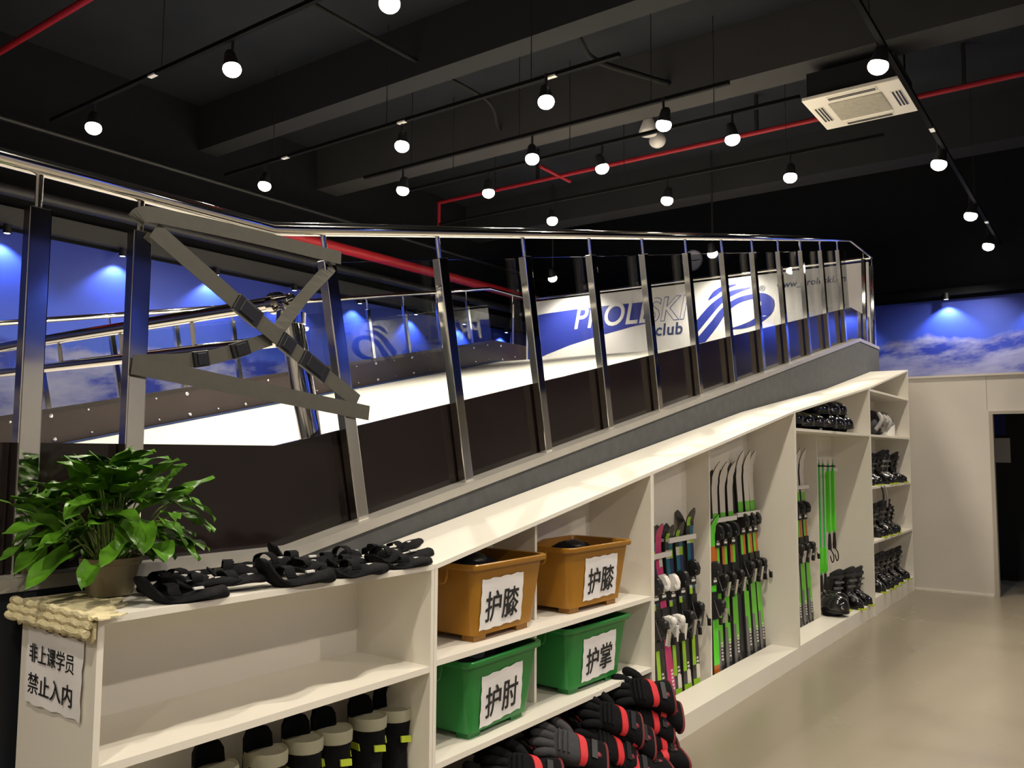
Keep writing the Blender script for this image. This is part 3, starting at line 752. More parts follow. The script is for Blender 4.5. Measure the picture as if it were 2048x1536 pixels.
# black hand guards laid out along the top
def guard_proto(seed, L, W, curl):
    rnd = random.Random(seed)
    t = thing('hand_guard', 'black', 'hand guard', (0,0,0), group='black hand guards on the nearest shelf unit')
    rings = []; n = 16
    for i in range(n+1):
        q = i/n; x = -L/2+L*q
        wv = W*(.55+.45*math.sin(PI*min(1, q*1.15+.05))**.6)*(1 if 0 < i < n else .55)*(1+.10*math.sin(q*9+seed))
        h = .0125+.006*math.sin(q*7+seed*1.3)
        if i in (0, n): h *= .5
        zc = h + .004*math.sin(q*11+seed) + curl*max(0, (.3-q)/.3)**2*.055
        yo = .018*math.sin(q*5+seed)
        rings.append([(x, yo+wv/2*math.cos(a)*(abs(math.cos(a))**-.25 if abs(math.cos(a)) > .05 else 1), zc+h*math.sin(a)) for a in [2*PI*j/14 for j in range(14)]])
    obj('padding', MB().loft(rings), BLACKFAB, t, smooth=True)
    sx = -L*.18
    sp = [(sx+rnd.uniform(-.003,.003), W*.42*math.cos(a),   .026+.026*math.sin(a)) for a in [PI*k/10 for k in range(11)]]
    rr_ = [[(p[0]-.016,p[1],p[2]),(p[0]+.016,p[1],p[2]),(p[0]+.016,p[1]*.93,p[2]-.003),(p[0]-.016,p[1]*.93,p[2]-.003)] for p in sp]
    obj('wrist_strap', MB().loft(rr_), BLACKFAB, t)
    M = Matrix.Translation((L*.13,-W*.12,.0335)) @ Matrix.Rotation(R(12), 4, 'Z')
    obj('logo_patch', MB().prism([(-.016,-.006),(.014,-.009),(.018,.004),(-.010,.009)], 'z', -.004, .001, 0, M), WHITEPL, t, label='small white print')
    return t
protos = [guard_proto(1,.25,.105,1), guard_proto(2,.22,.095,.1), guard_proto(3,.20,.09,.45)]
spots = [(-2.115,1.385,0,82,0,.0,'black hand guard with curled up end, nearest the plant pot'),
 (-2.24,1.45,0,70,1,.0,'black hand guard behind the curled one beside the plant pot'),
 (-2.375,1.56,0,100,2,.0,'black hand guard against the slope just right of the plant'),
 (-2.16,1.60,.018,78,1,.0,'black hand guard in the front row, second from the plant'),
 (-2.29,1.69,.012,60,2,.0,'black hand guard lying in the middle row above the front edge overlap'),
 (-2.09,1.76,.0,84,0,.0,'black hand guard hanging a little over the front edge, third from the plant'),
 (-2.38,1.80,.0,95,1,.0,'black hand guard in the back row below the bend of the metal trim'),
 (-2.20,1.88,.022,110,2,.0,'black hand guard on top of the pile in the middle of the row'),
 (-2.33,1.98,.008,75,0,.0,'black hand guard standing with its loop up before the grey skirt'),
 (-2.085,2.02,.0,80,1,.0,'black hand guard on the front edge left of the unit joint'),
 (-2.21,2.11,.014,62,2,.0,'black hand guard lying across two others near the unit joint'),
 (-2.10,2.27,.0,84,1,.0,'rounded black hand guard at the front corner of the unit joint'),
 (-2.36,2.22,.0,98,2,.0,'black hand guard with its loop upright in the back row'),
 (-2.22,2.37,.006,80,0,.05,'black hand guard pointing along the shelf just before the sloping top'),
 (-2.17,1.50,.020,64,1,.0,'black hand guard crossing the two nearest the plant'),
 (-2.33,1.48,.0,96,2,.0,'black hand guard with a white print at the back, next to the pot'),
 (-2.30,1.83,.018,102,1,.0,'black hand guard bridging the middle and back rows'),
 (-2.17,1.97,.0,74,0,.0,'black hand guard tucked under the middle of the pile'),
 (-2.31,2.12,.010,66,1,.0,'black hand guard lying flat in the back row near the unit joint'),
 (-2.16,2.22,.018,100,2,.0,'black hand guard resting on the one at the front corner'),
 (-2.30,2.32,.0,86,1,.03,'black hand guard in the back row just before the sloping top'),
 (-2.36,2.52,.022,84,1,.17,'farthest black hand guard, alone on the start of the sloping top')]
for i, (x, y, dz, rz, pi_, pitch, lab) in enumerate(spots):
    loc = (x, y, ZT+.001+dz); rot = (0, -pitch, R(rz))
    if i < 3:
        pr = protos[pi_ if i != 0 else 0]
    if i in (0, 1, 2):
        pr = protos[(0,1,2)[i]]; pr.location = loc; pr.rotation_euler = rot; pr['label'] = lab
    else:
        dup(protos[pi_], loc, rot, lab, scale=(1+.08*math.sin(i*3), 1+.1*math.cos(i*2), 1+.25*math.sin(i*1.7)))

# soft boots on the lower shelf of the nearest unit
def soft_boot():
    t = thing('snowboard_boot', 'boot', 'boot', (0,0,0), group='black boots on the lower shelf')
    def sole_ring(z, g): return [(.05+(.15+g)*math.cos(a)*(1 if math.cos(a) > 0 else .95), (.052+g+.008*math.cos(a))*math.sin(a), z) for a in [2*PI*k/22 for k in range(22)]]
    obj('sole', MB().loft([sole_ring(0,-.006), sole_ring(.01,0), sole_ring(.03,0), sole_ring(.034,-.006)]), [BLACKPL], t, smooth=True)
    sh = MB()
    prof = [(.03,.05,.148,.053),(.06,.052,.143,.054),(.085,.04,.128,.052),(.105,.015,.100,.050),(.125,-.005,.075,.050),(.16,-.018,.066,.052),(.20,-.022,.066,.054),(.235,-.022,.069,.056)]
    sh.loft([[(cx+rx*math.cos(a), ry*math.sin(a), z) for a in [2*PI*k/20 for k in range(20)]] for z, cx, rx, ry in prof])
    obj('shell', sh, BLACKFAB, t, smooth=True)
    co = MB(); rings = []
    for z, g in ((.222,.001),(.225,.005),(.25,.006),(.260,.003),(.254,-.004)):
        rings.append([(-.022+(.066+g)*math.cos(a), (.054+g)*math.sin(a), z - (.035 if z < .23 else .012)*max(0, math.cos(a))) for a in [2*PI*k/20 for k in range(20)]])
    obj('collar', co.loft(rings), CREAMLEA, t, smooth=True, label='cream collar')
    tg = MB(); rings = []
    for z, x, wd in ((.12,.075,.03),(.18,.052,.042),(.24,.044,.046),(.285,.05,.044),(.305,.053,.032),(.312,.053,.012)):
        rings.append([(x+.012-.03*(f*f), f*wd, z) for f in (-1,-.5,0,.5,1)] + [(x-.006-.03*(f*f), f*wd, z) for f in (1,.5,0,-.5,-1)])
    obj('tongue', tg.loft(rings), BLACKFAB, t, smooth=True, label='black padded tongue')
    for s in (-1, 1):
        obj('logo_mark', MB().prism([(-.055,.165),(-.005,.165),(.001,.185),(-.049,.185)], 'y', s*.0535-.0015, s*.0535+.0015), LIME, t, label='lime green print')
    obj('logo_mark', MB().prism([(-.024,.155),(.020,.163),(.022,.183),(-.022,.175)], 'x', -.0925, -.0865), LIME, t, label='lime green print on the heel')
    obj('heel_tab', MB().box((-.103,-.022,.03), (-.082,.022,.052)), LIME, t, label='lime heel tab')
    la = MB()
    for k in range(4):
        z = .10+.032*k; x = .083-.013*k
        la.tube([(x-.02,-.04,z),(x+.012,-.012,z+.012),(x+.012,.012,z),(x-.02,.04,z+.012)], .003, 5)
    obj('laces', la, CHAR, t)
    return t
bt = soft_boot(); first = True
for x, y, rz, lab in ((-2.25,2.335,176,'tallest looking black boot with cream collar, against the right side panel'),(-2.255,2.215,172,'second black boot from the right panel, lime print on its heel'),(-2.25,2.04,178,'third black boot from the right panel, cream collar turned inwards'),(-2.26,1.925,170,'fourth black boot from the right panel with drooping collar'),(-2.26,1.775,176,'fifth black boot from the right panel, half cut by the picture edge'),(-2.27,1.60,173,'boot with only its black tongue above the bottom picture edge')):
    loc, rot = (x, y, .371), (0, 0, R(rz))
    if first: bt.location = loc; bt.rotation_euler = rot; bt['label'] = lab; bt.scale = (1.08,1.08,1.12); first = False
    else: dup(bt, loc, rot, lab, scale=(1.08,1.08,1.12))

# ------------------------------------------------------------------ tubs
def rrect(w_, d_, r, z, n=5):
    out = []
    for cx, cy, a0 in ((d_/2-r, w_/2-r, 0), (-d_/2+r, w_/2-r, 90), (-d_/2+r, -w_/2+r, 180), (d_/2-r, -w_/2+r, 270)):
        for k in range(n): a = R(a0+90*k/(n-1)); out.append((cx+r*math.cos(a), cy+r*math.sin(a), z))
    return out
def tub(m, label, loc, rz, txt, ly, lz, tilt, sy=1.0):
    t = thing('storage_tub', label, 'tub', loc, (0,0,R(rz)), group='labelled plastic tubs')
    w0, d0, w1, d1 = .415*sy, .30, .50*sy, .355
    rings = [rrect(w0-.03, d0-.03, .03, .022), rrect(w0, d0, .03, .026), rrect(w0, d0, .03, .03), rrect(w1, d1, .04, .292)]
    rings += [rrect(w1+.035, d1+.03, .045, .292), rrect(w1+.04, d1+.035, .045, .297), rrect(w1+.04, d1+.035, .045, .312), rrect(w1+.034, d1+.028, .045, .316), rrect(w1+.002, d1+.0, .04, .314)]
    rings += [rrect(w1-.012, d1-.012, .035, .29), rrect(w0-.012, d0-.012, .025, .034)]
    obj('body', MB().loft(rings), m, t, smooth=True)
    for a in (-1, 1):
        for b in (-1, 1):
            obj('foot', MB().box((a*(d0/2-.05)-.03, b*(w0/2-.06)-.04, 0), (a*(d0/2-.05)+.03, b*(w0/2-.06)+.04, .024)), m, t)
    for s in (-1, 1):
        ye = s*(w1/2+.014)
        obj('handle', MB().tube(smooth_pts([(.055,ye,.298),(.055,ye+s*.012,.25),(.035,ye+s*.016,.235),(-.035,ye+s*.016,.235),(-.055,ye+s*.012,.25),(-.055,ye,.298)], 3), .0055, 8), m, t, smooth=True)
    x = .15+(d1-d0)/2*(lz-.03)/.262
    M = Matrix.Translation((x+.0015, ly, lz)) @ Matrix.Rotation(math.atan2((d1-d0)/2, .262), 4, 'Y') @ FACE_X @ Matrix.Rotation(R(tilt), 4, 'Z')
    pl = obj('paper_label', paper_mb(.285, .205, M, wav=.003), PAPER, t, label='white paper label with '+txt)
    text_mesh('lettering', txt, .132, INK, M @ Matrix.Translation((0, -.062, .005)), pl, bold=.0014, depth=.0006, align='CENTER', xs=.88)
    return t
tub(ORANGE, 'orange tub labelled 护膝 on the upper shelf, nearer one', (-2.275,2.895,.838), 0, '护膝', -.045, .15, 1)
tub(ORANGE, 'orange tub labelled 护膝 on the upper shelf, right one under the raised top', (-2.275,3.655,.838), -3, '护膝', .015, .155, 1, 1.08)
tub(GREENTUB, 'green tub labelled 护肘 on the lower shelf', (-2.275,2.86,.468), 1, '护肘', -.01, .145, 3)
tub(GREENTUB, 'green tub labelled 护掌 on the lower shelf', (-2.275,3.645,.468), -3, '护掌', .01, .15, 2, 1.06)
def pad(name, label, loc, rx, ry, rz, m, m2=None, rot=(0,0,0)):
    t = thing(name, label, 'pad', loc, rot, group='protective pads in the tubs')
    mb = MB(); rnd = random.Random(int(loc[1]*100)); rings = []
    for k in range(9):
        a = -PI/2*.97+PI*.97*k/8
        rings.append([((rx*math.cos(a)*(1+.12*math.sin(3*b+k)))*math.cos(b), ry*math.cos(a)*(1+.10*math.sin(2*b+k*.7))*math.sin(b), rz*math.sin(a)) for b in [2*PI*i/16 for i in range(16)]])
    obj('cushion', mb.loft(rings), m, t, smooth=True)
    obj('cap', MB().ell((rx*.25,-ry*.1,rz*.45), (rx*.55,ry*.5,rz*.7), 14, 8), m2 or BLACKPL, t, smooth=True)
    return t
pad('knee_pad', 'black knee pad lying in the nearer orange tub', (-2.24,2.80,1.125), .11, .13, .05, BLACKFAB)
pad('knee_pad', 'black knee pad peeking out of the right orange tub', (-2.24,3.60,1.115), .10, .13, .05, BLACKFAB)
pad('elbow_pad', 'grey and black elbow pad in the 护肘 tub', (-2.24,2.79,.745), .11, .14, .045, CHAR, mat('grey_shell', (.22,.22,.25), .3))
pad('palm_pad', 'black pad filling the 护掌 tub', (-2.28,3.64,.70), .12, .17, .05, BLACKFAB)
pad('knee_pad', 'black pads heaped at the back of the nearer orange tub', (-2.32,2.98,1.07), .10, .13, .06, BLACKFAB)
pad('elbow_pad', 'black pad at the back of the 护肘 tub', (-2.31,2.96,.70), .10, .13, .06, BLACKFAB)

# ------------------------------------------------------------------ pile of ski gloves
def glove_proto(fab, seed):
    """local: fingers towards -X, cuff towards +X, back of the hand up"""
    t = thing('ski_glove', 'glove', 'glove', (0,0,0), group='ski gloves spilling from the bottom compartment')
    def sq(c, n=18, e=.75):
        out = []
        for k in range(n):
            a = 2*PI*k/n; ca, sa = math.cos(a), math.sin(a)
            out.append((c[0], c[1]*math.copysign(abs(ca)**e, ca), c[3]+c[2]*math.copysign(abs(sa)**e, sa)))
        return out
    body = MB().loft([sq(c) for c in ((-.085,.052,.020,.038),(-.07,.062,.032,.042),(-.03,.068,.041,.046),(.01,.070,.044,.046),(.05,.066,.043,.045),(.075,.060,.040,.043))])
    obj('palm', body, fab, t, smooth=True)
    obj('cuff', MB().loft([sq(c) for c in ((.070,.060,.040,.043),(.085,.064,.043,.043),(.12,.074,.047,.042),(.165,.083,.046,.038),(.195,.086,.036,.030),(.20,.07,.02,.026))]), BLACKFAB, t, smooth=True)
    for k, (yy, ln, dy) in enumerate(((-.048,.088,-.020),(-.016,.112,-.007),(.016,.106,.007),(.047,.080,.020))):
        p = [(-.060,yy,.042),(-.070-ln*.35,yy+dy*.4,.050),(-.070-ln*.75,yy+dy*.8,.038),(-.070-ln,yy+dy,.022)]
        obj('finger', MB().tube(smooth_pts(p, 3), [.0195,.0205,.021,.019,.0205,.021,.020,.019,.014,.007], 12), fab, t, smooth=True)
    obj('thumb', MB().tube(smooth_pts([(.03,.045,.038),(-.005,.086,.040),(-.05,.108,.032),(-.078,.108,.026)], 3), [.024]*7+[.022,.017,.008], 12), fab, t, smooth=True)
    st = MB(); rings = []
    for k in range(15):
        a = R(8+164*k/14); ca, sa = math.cos(a), math.sin(a)
        x0 = .020+.030*k/14; wdt = .026+.012*math.sin(PI*k/14)
        y = .0705*math.copysign(abs(ca)**.75, ca); z = .046+.0465*abs(sa)**.75
        rings.append([(x0,y,z),(x0+wdt,y*.975,z),(x0+wdt,y*.93,z-.006),(x0,y*.95,z-.006)])
    obj('stripe', st.loft(rings), RED, t, label='red stripe')
    kn = MB()
    for k in range(3): kn.tube([(-.02-.022*k,-.05,.086-.003*k),(-.024-.022*k,0,.0905-.004*k),(-.02-.022*k,.05,.086-.003*k)], .006, 6)
    obj('knuckle_ridges', kn, fab, t, smooth=True)
    hem = [sq((x,.086+g,.037+g,.031)) for x, g in ((.186,.001),(.190,.004),(.199,.003),(.200,-.008))]
    obj('cuff_hem', MB().loft(hem), DKRED, t, smooth=True, label='dark red cuff hem')
    obj('strap_tab', MB().box((.095,-.035,.084), (.125,.05,.093)), BLACKPL, t)
    obj('logo_dot', MB().ell((.135,-.01,.0875), (.014,.012,.004), 10, 6), mat('maroon_print', (.20,.012,.03), .5), t, smooth=True, label='small maroon logo dot')
    return t
DKRED = mat('dark_red_lining', (.16,.010,.012), .6)
gB = glove_proto(BLACKFAB, 1); gC = glove_proto(CHAR, 2)
def glove_rot(ax, nz):
    a = Vector(ax).normalized(); n = Vector(nz); n = (n-a*n.dot(a)).normalized(); y = n.cross(a)
    return Matrix(((a.x,y.x,n.x),(a.y,y.y,n.y),(a.z,y.z,n.z))).to_euler()
A1, N1 = (.32,.80,-.50), (.80,-.20,.55)
glist = [
 (gB,(-2.055,3.92,.372),(.42,.80,-.28),(.80,-.15,.50),'black ski glove with red stripe at the very top of the pile'),
 (gB,(-2.06,4.02,.280),(.5,.75,-.35),(.6,-.3,.7),'black ski glove right under the topmost one, cuff against the ski rack'),
 (gB,(-2.06,3.60,.325),(.42,.78,-.32),(.80,-.15,.50),'black ski glove with broad red stripe just under the 护掌 tub'),
 (gB,(-2.04,3.68,.250),(.42,.74,-.45),(.78,-.1,.6),'black ski glove with red stripe below the one under the 护掌 tub'),
 (gB,(-2.06,3.93,.240),(.36,.82,-.42),(.75,-.25,.6),'black ski glove with red stripe, third down in the pile beside the ski rack'),
 (gB,(-2.03,3.95,.135),(.40,.80,-.36),(.7,-.2,.65),'black ski glove, fourth down in the pile beside the ski rack'),
 (gB,(-2.00,3.93,.050),(.55,.80,-.08),(.2,-.1,.95),'black ski glove at the bottom of the pile beside the ski rack'),
 (gC,(-2.05,3.22,.290),(.44,.70,-.42),(.80,-.1,.6),'charcoal grey ski glove with bright red stripe at the front of the pile'),
 (gB,(-2.04,3.52,.210),(.40,.75,-.48),(.75,-.15,.62),'black ski glove right beside the grey one'),
 (gB,(-2.00,3.60,.130),(.45,.78,-.36),(.7,-.2,.65),'black ski glove low in the pile between the grey one and the rack'),
 (gB,(-1.98,3.72,.050),(.6,.75,-.05),(.1,-.1,.97),'black ski glove on the floor in front of the plinth, middle'),
 (gB,(-2.01,3.36,.100),(.5,.75,-.3),(.6,-.2,.75),'black ski glove low in the pile below the grey one'),
 (gB,(-2.09,2.93,.270),(.4,.8,-.3),N1,'black ski glove in the dark under the 护肘 tub'),
 (gB,(-2.11,2.68,.240),(.4,.8,-.3),N1,'leftmost black ski glove in the dark bottom compartment'),
 (gB,(-2.07,3.02,.180),(.45,.75,-.4),N1,'black ski glove low under the 护肘 tub'),
 (gB,(-2.27,3.45,.24),(.1,1,-.1),(.5,0,.8),'black ski glove lying deep inside the compartment under the 护掌 tub'),
 (gB,(-2.29,3.85,.20),(.05,1,0),(.5,0,.8),'black ski glove at the back of the pile in shadow'),
 (gB,(-2.29,3.40,.12),(.05,1,0),(.1,0,1),'black ski glove on the bottom board in shadow, middle'),
 (gB,(-2.29,2.85,.12),(.05,1,0),(.1,0,1),'black ski glove on the bottom board in shadow, left'),
 (gB,(-2.29,3.80,.11),(.05,1,0),(.1,0,1),'black ski glove on the bottom board in shadow, right'),
 (gB,(-2.26,3.05,.24),(.1,1,-.1),(.5,0,.8),'black ski glove deep inside the compartment under the 护肘 tub'),
]
used = set()
for i, (pr, loc, ax, nz, lab) in enumerate(glist):
    ax = (ax[0]+.06*math.sin(i*2.1), ax[1], ax[2]+.07*math.cos(i*1.7))
    e = glove_rot(ax, nz)
    if pr.name not in used:
        used.add(pr.name); pr.location = loc; pr.rotation_euler = e; pr['label'] = lab
    else: dup(pr, loc, e, lab)

# ------------------------------------------------------------------ skis
GREEN = mat('ski_green', (.13,.52,.03), .3, coat=.3); GREEN2 = mat('ski_bright_green', (.10,.72,.02), .3, coat=.3)
SKW = mat('ski_white', (.66,.62,.56), .3, coat=.3); SKD = mat('ski_dark', (.028,.028,.03), .3, coat=.3)
SKO = mat('ski_orange', (.52,.13,.012), .35); SKP = mat('ski_pink', (.58,.04,.17), .3, coat=.3); SKT = mat('ski_teal', (.012,.14,.20), .3)
SKG = mat('ski_grey', (.16,.16,.16), .3); SKV = mat('ski_violet', (.28,.10,.36), .3); SKY_ = mat('ski_lime', (.30,.55,.03), .3)
SKN = mat('ski_navy', (.015,.03,.10), .35)
SMATS = [SKD, SKW, GREEN, GREEN2, SKO, SKP, SKT, SKG, SKV, SKY_, SKN]
def ski_proto(L, W, sect, bmat, name='ski', dots=True, tipup=.07):
    """local: tail at origin, length +Z, top sheet facing +X"""
    t = thing(name, 'ski', 'ski', (0,0,0), group='skis in the white racks')
    N_ = 40; mb = MB(); vs = []
    def cs(q):
        wd = W*(1 - .16*math.sin(PI*min(1, max(0, (q-.08)/.82))))
        if q > .93: wd *= math.sqrt(max(.02, 1-((q-.93)/.07)**2))
        if q < .03: wd *= .75+.25*q/.03
        xo = tipup*max(0, (q-.86)/.14)**1.7
        return wd/2, xo, q*L
    th = .014
    for i in range(N_+1):
        q = i/N_; hw, xo, z = cs(q); hw = max(hw, .004); tt = th*(.45 if q > .9 else 1)
        vs += [(xo+tt, -hw*.92, z), (xo+tt, hw*.92, z), (xo, hw, z), (xo, -hw, z)]
    def sec(q, side):
        for z1, a, b in sect:
            if q < z1: return a if side == 0 else b
        return sect[-1][1]
    for i in range(N_):
        a = i*4; q = (i+.5)/N_
        # top sheet, split in two lengthwise halves
        n0 = len(mb.v)
        v = [Vector(vs[a]), Vector(vs[a+1]), Vector(vs[a+4]), Vector(vs[a+5])]
        m0 = (v[0]+v[1])/2; m1 = (v[2]+v[3])/2
        mb.add([v[0], m0, m1, v[2]], [(0,1,2,3)], sec(q, 0)); mb.add([m0, v[1], v[3], m1], [(0,1,2,3)], sec(q, 1))
        mb.add([vs[a+1], vs[a+2], vs[a+6], vs[a+5]], [(0,1,2,3)], 0); mb.add([vs[a+2], vs[a+3], vs[a+7], vs[a+6]], [(0,1,2,3)], 0); mb.add([vs[a+3], vs[a], vs[a+4], vs[a+7]], [(0,1,2,3)], 0)
    mb.add(vs[:4], [(3,2,1,0)], 0); mb.add(vs[-4:], [(0,1,2,3)], 0)
    if dots:
        for k in range(6): mb.box((th, W*.08, .06*L+k*.022), (th+.0008, W*.08+.022-.004*(k % 2), .06*L+k*.022+.013), 1)
    obj('ski_body', mb, SMATS, t)
    zt_, zh = .655*L, .43*L
    obj('binding_plate', MB().box((th-.002,-.030,zh-.085), (th+.010,.030,zh+.10)), BLACKPL, t)
    obj('binding_plate', MB().box((th-.002,-.030,zt_-.10), (th+.010,.030,zt_+.045)), BLACKPL, t)
    toe = MB(); toe.loft([[(th+.008,-.030,z+zt_),(th+.008,.030,z+zt_),(th+.008+h,.016,z+zt_),(th+.008+h,-.016,z+zt_)] for z, h in ((-.045,.020),(-.03,.048),(.01,.055),(.045,.040),(.06,.018))])
    toe.ell((th+.046,0,zt_-.016), (.016,.026,.024), 12, 7)
    obj('toe_binding', toe, bmat, t, smooth=True)
    obj('toe_plate', MB().box((th+.010,-.018,zt_-.082), (th+.013,.018,zt_-.066)).box((th+.010,-.010,zt_-.060), (th+.013,.010,zt_-.052)), WHITEPL, t)
    he = MB(); he.loft([[(th+.008,-.031,z+zh),(th+.008,.031,z+zh),(th+.008+h,.017,z+zh),(th+.008+h,-.017,z+zh)] for z, h in ((-.07,.018),(-.05,.05),(0,.07),(.03,.072),(.05,.04))])
    he.ell((th+.066,0,zh+.024), (.022,.026,.028), 12, 7)
    obj('heel_binding', he, bmat, t, smooth=True)
    obj('heel_lever', MB().prism([(th+.06,zh-.10),(th+.078,zh-.10),(th+.10,zh+.0),(th+.088,zh+.0)], 'y', -.013, .013), SILVER if bmat is not WHITEPL else WHITEPL, t, label='heel lever')
    for s in (-1, 1):
        obj('brake_arm', MB().tube([(th+.02,s*.036,zh+.05),(th+.045,s*.052,zh-.0),(th+.075,s*.058,zh-.07)], .005, 6).box((th+.068,s*.058-.008,zh-.105), (th+.088,s*.058+.008,zh-.06)), BLACKPL, t)
    return t
def place(pr, x, y, z, yaw, lean, lab, back=False, side=0.0):
    if back: e = (R(-side), lean, R(yaw+180))
    else: e = (R(side), -lean, R(yaw))
    if not pr.get('placed'):
        pr['placed'] = 1; pr.location = (x, y, z); pr.rotation_euler = e; pr['label'] = lab
    else: dup(pr, (x, y, z), e, lab)
gsect = [(.13,7,0),(.20,7,2),(.40,2,2),(.47,0,0),(.60,2,4),(.64,4,4),(.70,0,0),(.745,2,2),(1,1,1)]
gsect2 = [(.13,7,0),(.20,7,2),(.40,2,2),(.47,0,0),(.60,4,2),(.64,4,2),(.70,0,0),(.745,2,2),(1,1,1)]
back_s = [(1.0,0,0)]
pG = ski_proto(1.545, .078, gsect, BLACKPL); pGs = ski_proto(1.465, .078, gsect2, BLACKPL)
pBk = ski_proto(1.54, .078, back_s, BLACKPL, dots=False); pBs = ski_proto(1.46, .078, back_s, BLACKPL, dots=False)
names = ['first','second','third','fourth','fifth','sixth']
SIDE = (-1.5,-1.3,-1,.8,.8,1.6)
for i, (p, q, y) in enumerate(((pGs,pBs,5.715),(pGs,pBs,5.86),(pGs,pBs,6.02),(pG,pBk,6.275),(pG,pBk,6.42),(pG,pBk,6.555))):
    place(p, -2.335, y-.01, .075, -12, .052, 'green ski with white tip, %s from the rack divider' % names[i] + (' among the shorter ones' if i < 3 else ' among the taller ones'), side=SIDE[i])
    place(q, -2.350, y-.055, .075, -12, .052, 'dark ski standing back to back behind the %s white tipped green ski' % names[i], True, side=SIDE[i])
pBr = ski_proto(1.10, .075, [(.08,4,4),(.62,3,3),(.70,0,0),(.8,4,4),(1,3,3)], BLACKPL, dots=False)
place(pBr, -2.325, 5.60, .075, -10, .03, 'bright green and orange ski nearest the rack divider')
ksect = [(.04,9,9),(.12,0,1),(.30,9,0),(.36,0,0),(.55,9,0),(.60,1,6),(.70,0,0),(.80,6,10),(.85,1,9),(.90,0,6),(.94,9,0),(1,0,0)]
pK = ski_proto(1.08, .078, ksect, BLACKPL, tipup=.06); pKw = ski_proto(1.07, .078, ksect, WHITEPL, tipup=.06)
pK3 = ski_proto(1.16, .078, ksect, BLACKPL, tipup=.06)
pPk = ski_proto(1.09, .074, [(.07,8,8),(.30,5,5),(.34,5,1),(.75,5,5),(.80,5,1),(1,5,5)], WHITEPL)
pKb = ski_proto(1.09, .078, back_s, BLACKPL, dots=False, tipup=.06)
place(pK, -2.335, 4.79, .075, -14, .05, 'dark ski with lime blotch, leftmost in the rack beside the tubs', side=3)
place(pPk, -2.33, 4.915, .075, -14, .05, 'pink ski with white binding in the rack', side=5)
place(pKw, -2.335, 5.01, .075, -14, .05, 'black and lime ski with a white binding, next to the pink one', side=2)
place(pK, -2.335, 5.15, .075, -14, .05, 'black and lime ski with a black binding, second right of the pink one', side=1.5)
place(pK3, -2.335, 5.29, .075, -14, .05, 'tallest black and lime ski, just left of the rack divider')
place(pKb, -2.352, 4.97, .075, -14, .05, 'plain black ski whose tip curls away behind the white bound ski', True, side=2)
place(pKb, -2.352, 5.10, .075, -14, .05, 'plain black ski behind the second black and lime ski', True, side=1.5)
dup(pKb, (-2.352,5.25,.145), (0,.05,R(166)), 'plain black ski with the tip forming a V beside the tallest lime ski')
for i, y in enumerate((7.44, 7.60, 7.76)):
    place(pG, -2.325, y, .10, -12, .055, 'green ski with white tip in the far narrow bay, %s from its left' % names[i])
for o in bpy.data.objects:
    if 'placed' in o.keys(): del o['placed']

# ------------------------------------------------------------------ ski poles
POLEG = mat('pole_green', (.03,.55,.06), .4)
def pole_proto(L, flag):
    t = thing('ski_pole', 'pole', 'ski pole', (0,0,0), group='green ski poles hung upside down')
    obj('shaft', MB().tube([(0,0,.16),(0,0,L-.02)], .0085, 8), POLEG, t, smooth=True)
    obj('tip', MB().tube([(0,0,L-.03),(0,0,L+.02)], [.007,.003], 8), SILVER, t)
    obj('basket', MB().lathe([(0,L-.05),(.028,L-.052),(.03,L-.045),(.01,L-.035)], 14), BLACKPL, t, smooth=True)
    obj('grip', MB().tube([(0,0,.02),(0,0,.06),(0,0,.10),(0,0,.17)], [.016,.018,.015,.012], 10), BLACKPL, t, smooth=True)
    obj('wrist_strap', MB().tube(smooth_pts([(0,.0,.03),(.02,.035,-.02),(.02,.05,-.08),(.01,.03,-.1),(0,.01,-.04)], 3), .005, 6), BLACKFAB, t)
    if flag: obj('sleeve', MB().box((-.022,-.024,.19), (.016,.024,.19+flag)), GREEN2, t, label='wide bright green sleeve')
    return t
pa = pole_proto(1.22, .22); pb_ = pole_proto(.86, .58)
for k, (p, y, z) in enumerate(((pa,8.10,.31),(pa,8.23,.31),(pb_,8.40,.665),(pb_,8.56,.665))):
    lab = ['long green ski pole nearest the divider','long green ski pole, second from the divider','short green ski pole with wide green sleeve, third from the divider','short green ski pole with wide green sleeve, farthest from the divider'][k]
    if k in (0, 2): p.location = (-2.32, y, z); p['label'] = lab
    else: dup(p, (-2.32, y, z), (0,0,0), lab)

# ------------------------------------------------------------------ helmets
def helmet_proto():
    t = thing('helmet', 'helmet', 'helmet', (0,0,0), group='black helmets')
    rings = []
    for k in range(10):
        a = -.45+(PI/2*.98+.45)*k/9
        rings.append([(.135*math.cos(a)*math.cos(b)*(1.03 if math.cos(b) > 0 else 1), .108*math.cos(a)*math.sin(b), .085+.105*math.sin(a)) for b in [2*PI*i/22 for i in range(22)]])
    obj('shell', MB().loft(rings), BLACKGLOSS, t, smooth=True)
    for s in (-1, 1): obj('ear_pad', MB().ell((-.015,s*.093,.035), (.055,.020,.05), 12, 8), BLACKFAB, t, smooth=True)
    obj('brim', MB().lathe([(.128,.035),(.138,.035),(.140,.05),(.13,.055)], 24, 0, Matrix.Diagonal((1,.8,1,1))), BLACKPL, t, smooth=True)
    M = Matrix.Translation((.118,-.045,.095)) @ Matrix.Rotation(R(-25), 4, 'Z') @ Matrix.Rotation(R(80), 4, 'Y')
    obj('badge', MB().lathe([(.008,.004),(.017,.004),(.019,.0),(.017,-.004),(.008,-.004),(.008,.004)], 16, 0, M), SILVER, t, smooth=True, label='silver ring badge')
    obj('chin_strap', MB().tube(smooth_pts([(0,.095,.02),(.03,.07,.005),(.05,0,.004),(.03,-.07,.005),(0,-.095,.02)], 4), .005, 6), BLACKFAB, t)
    return t
hp = helmet_proto(); first = True
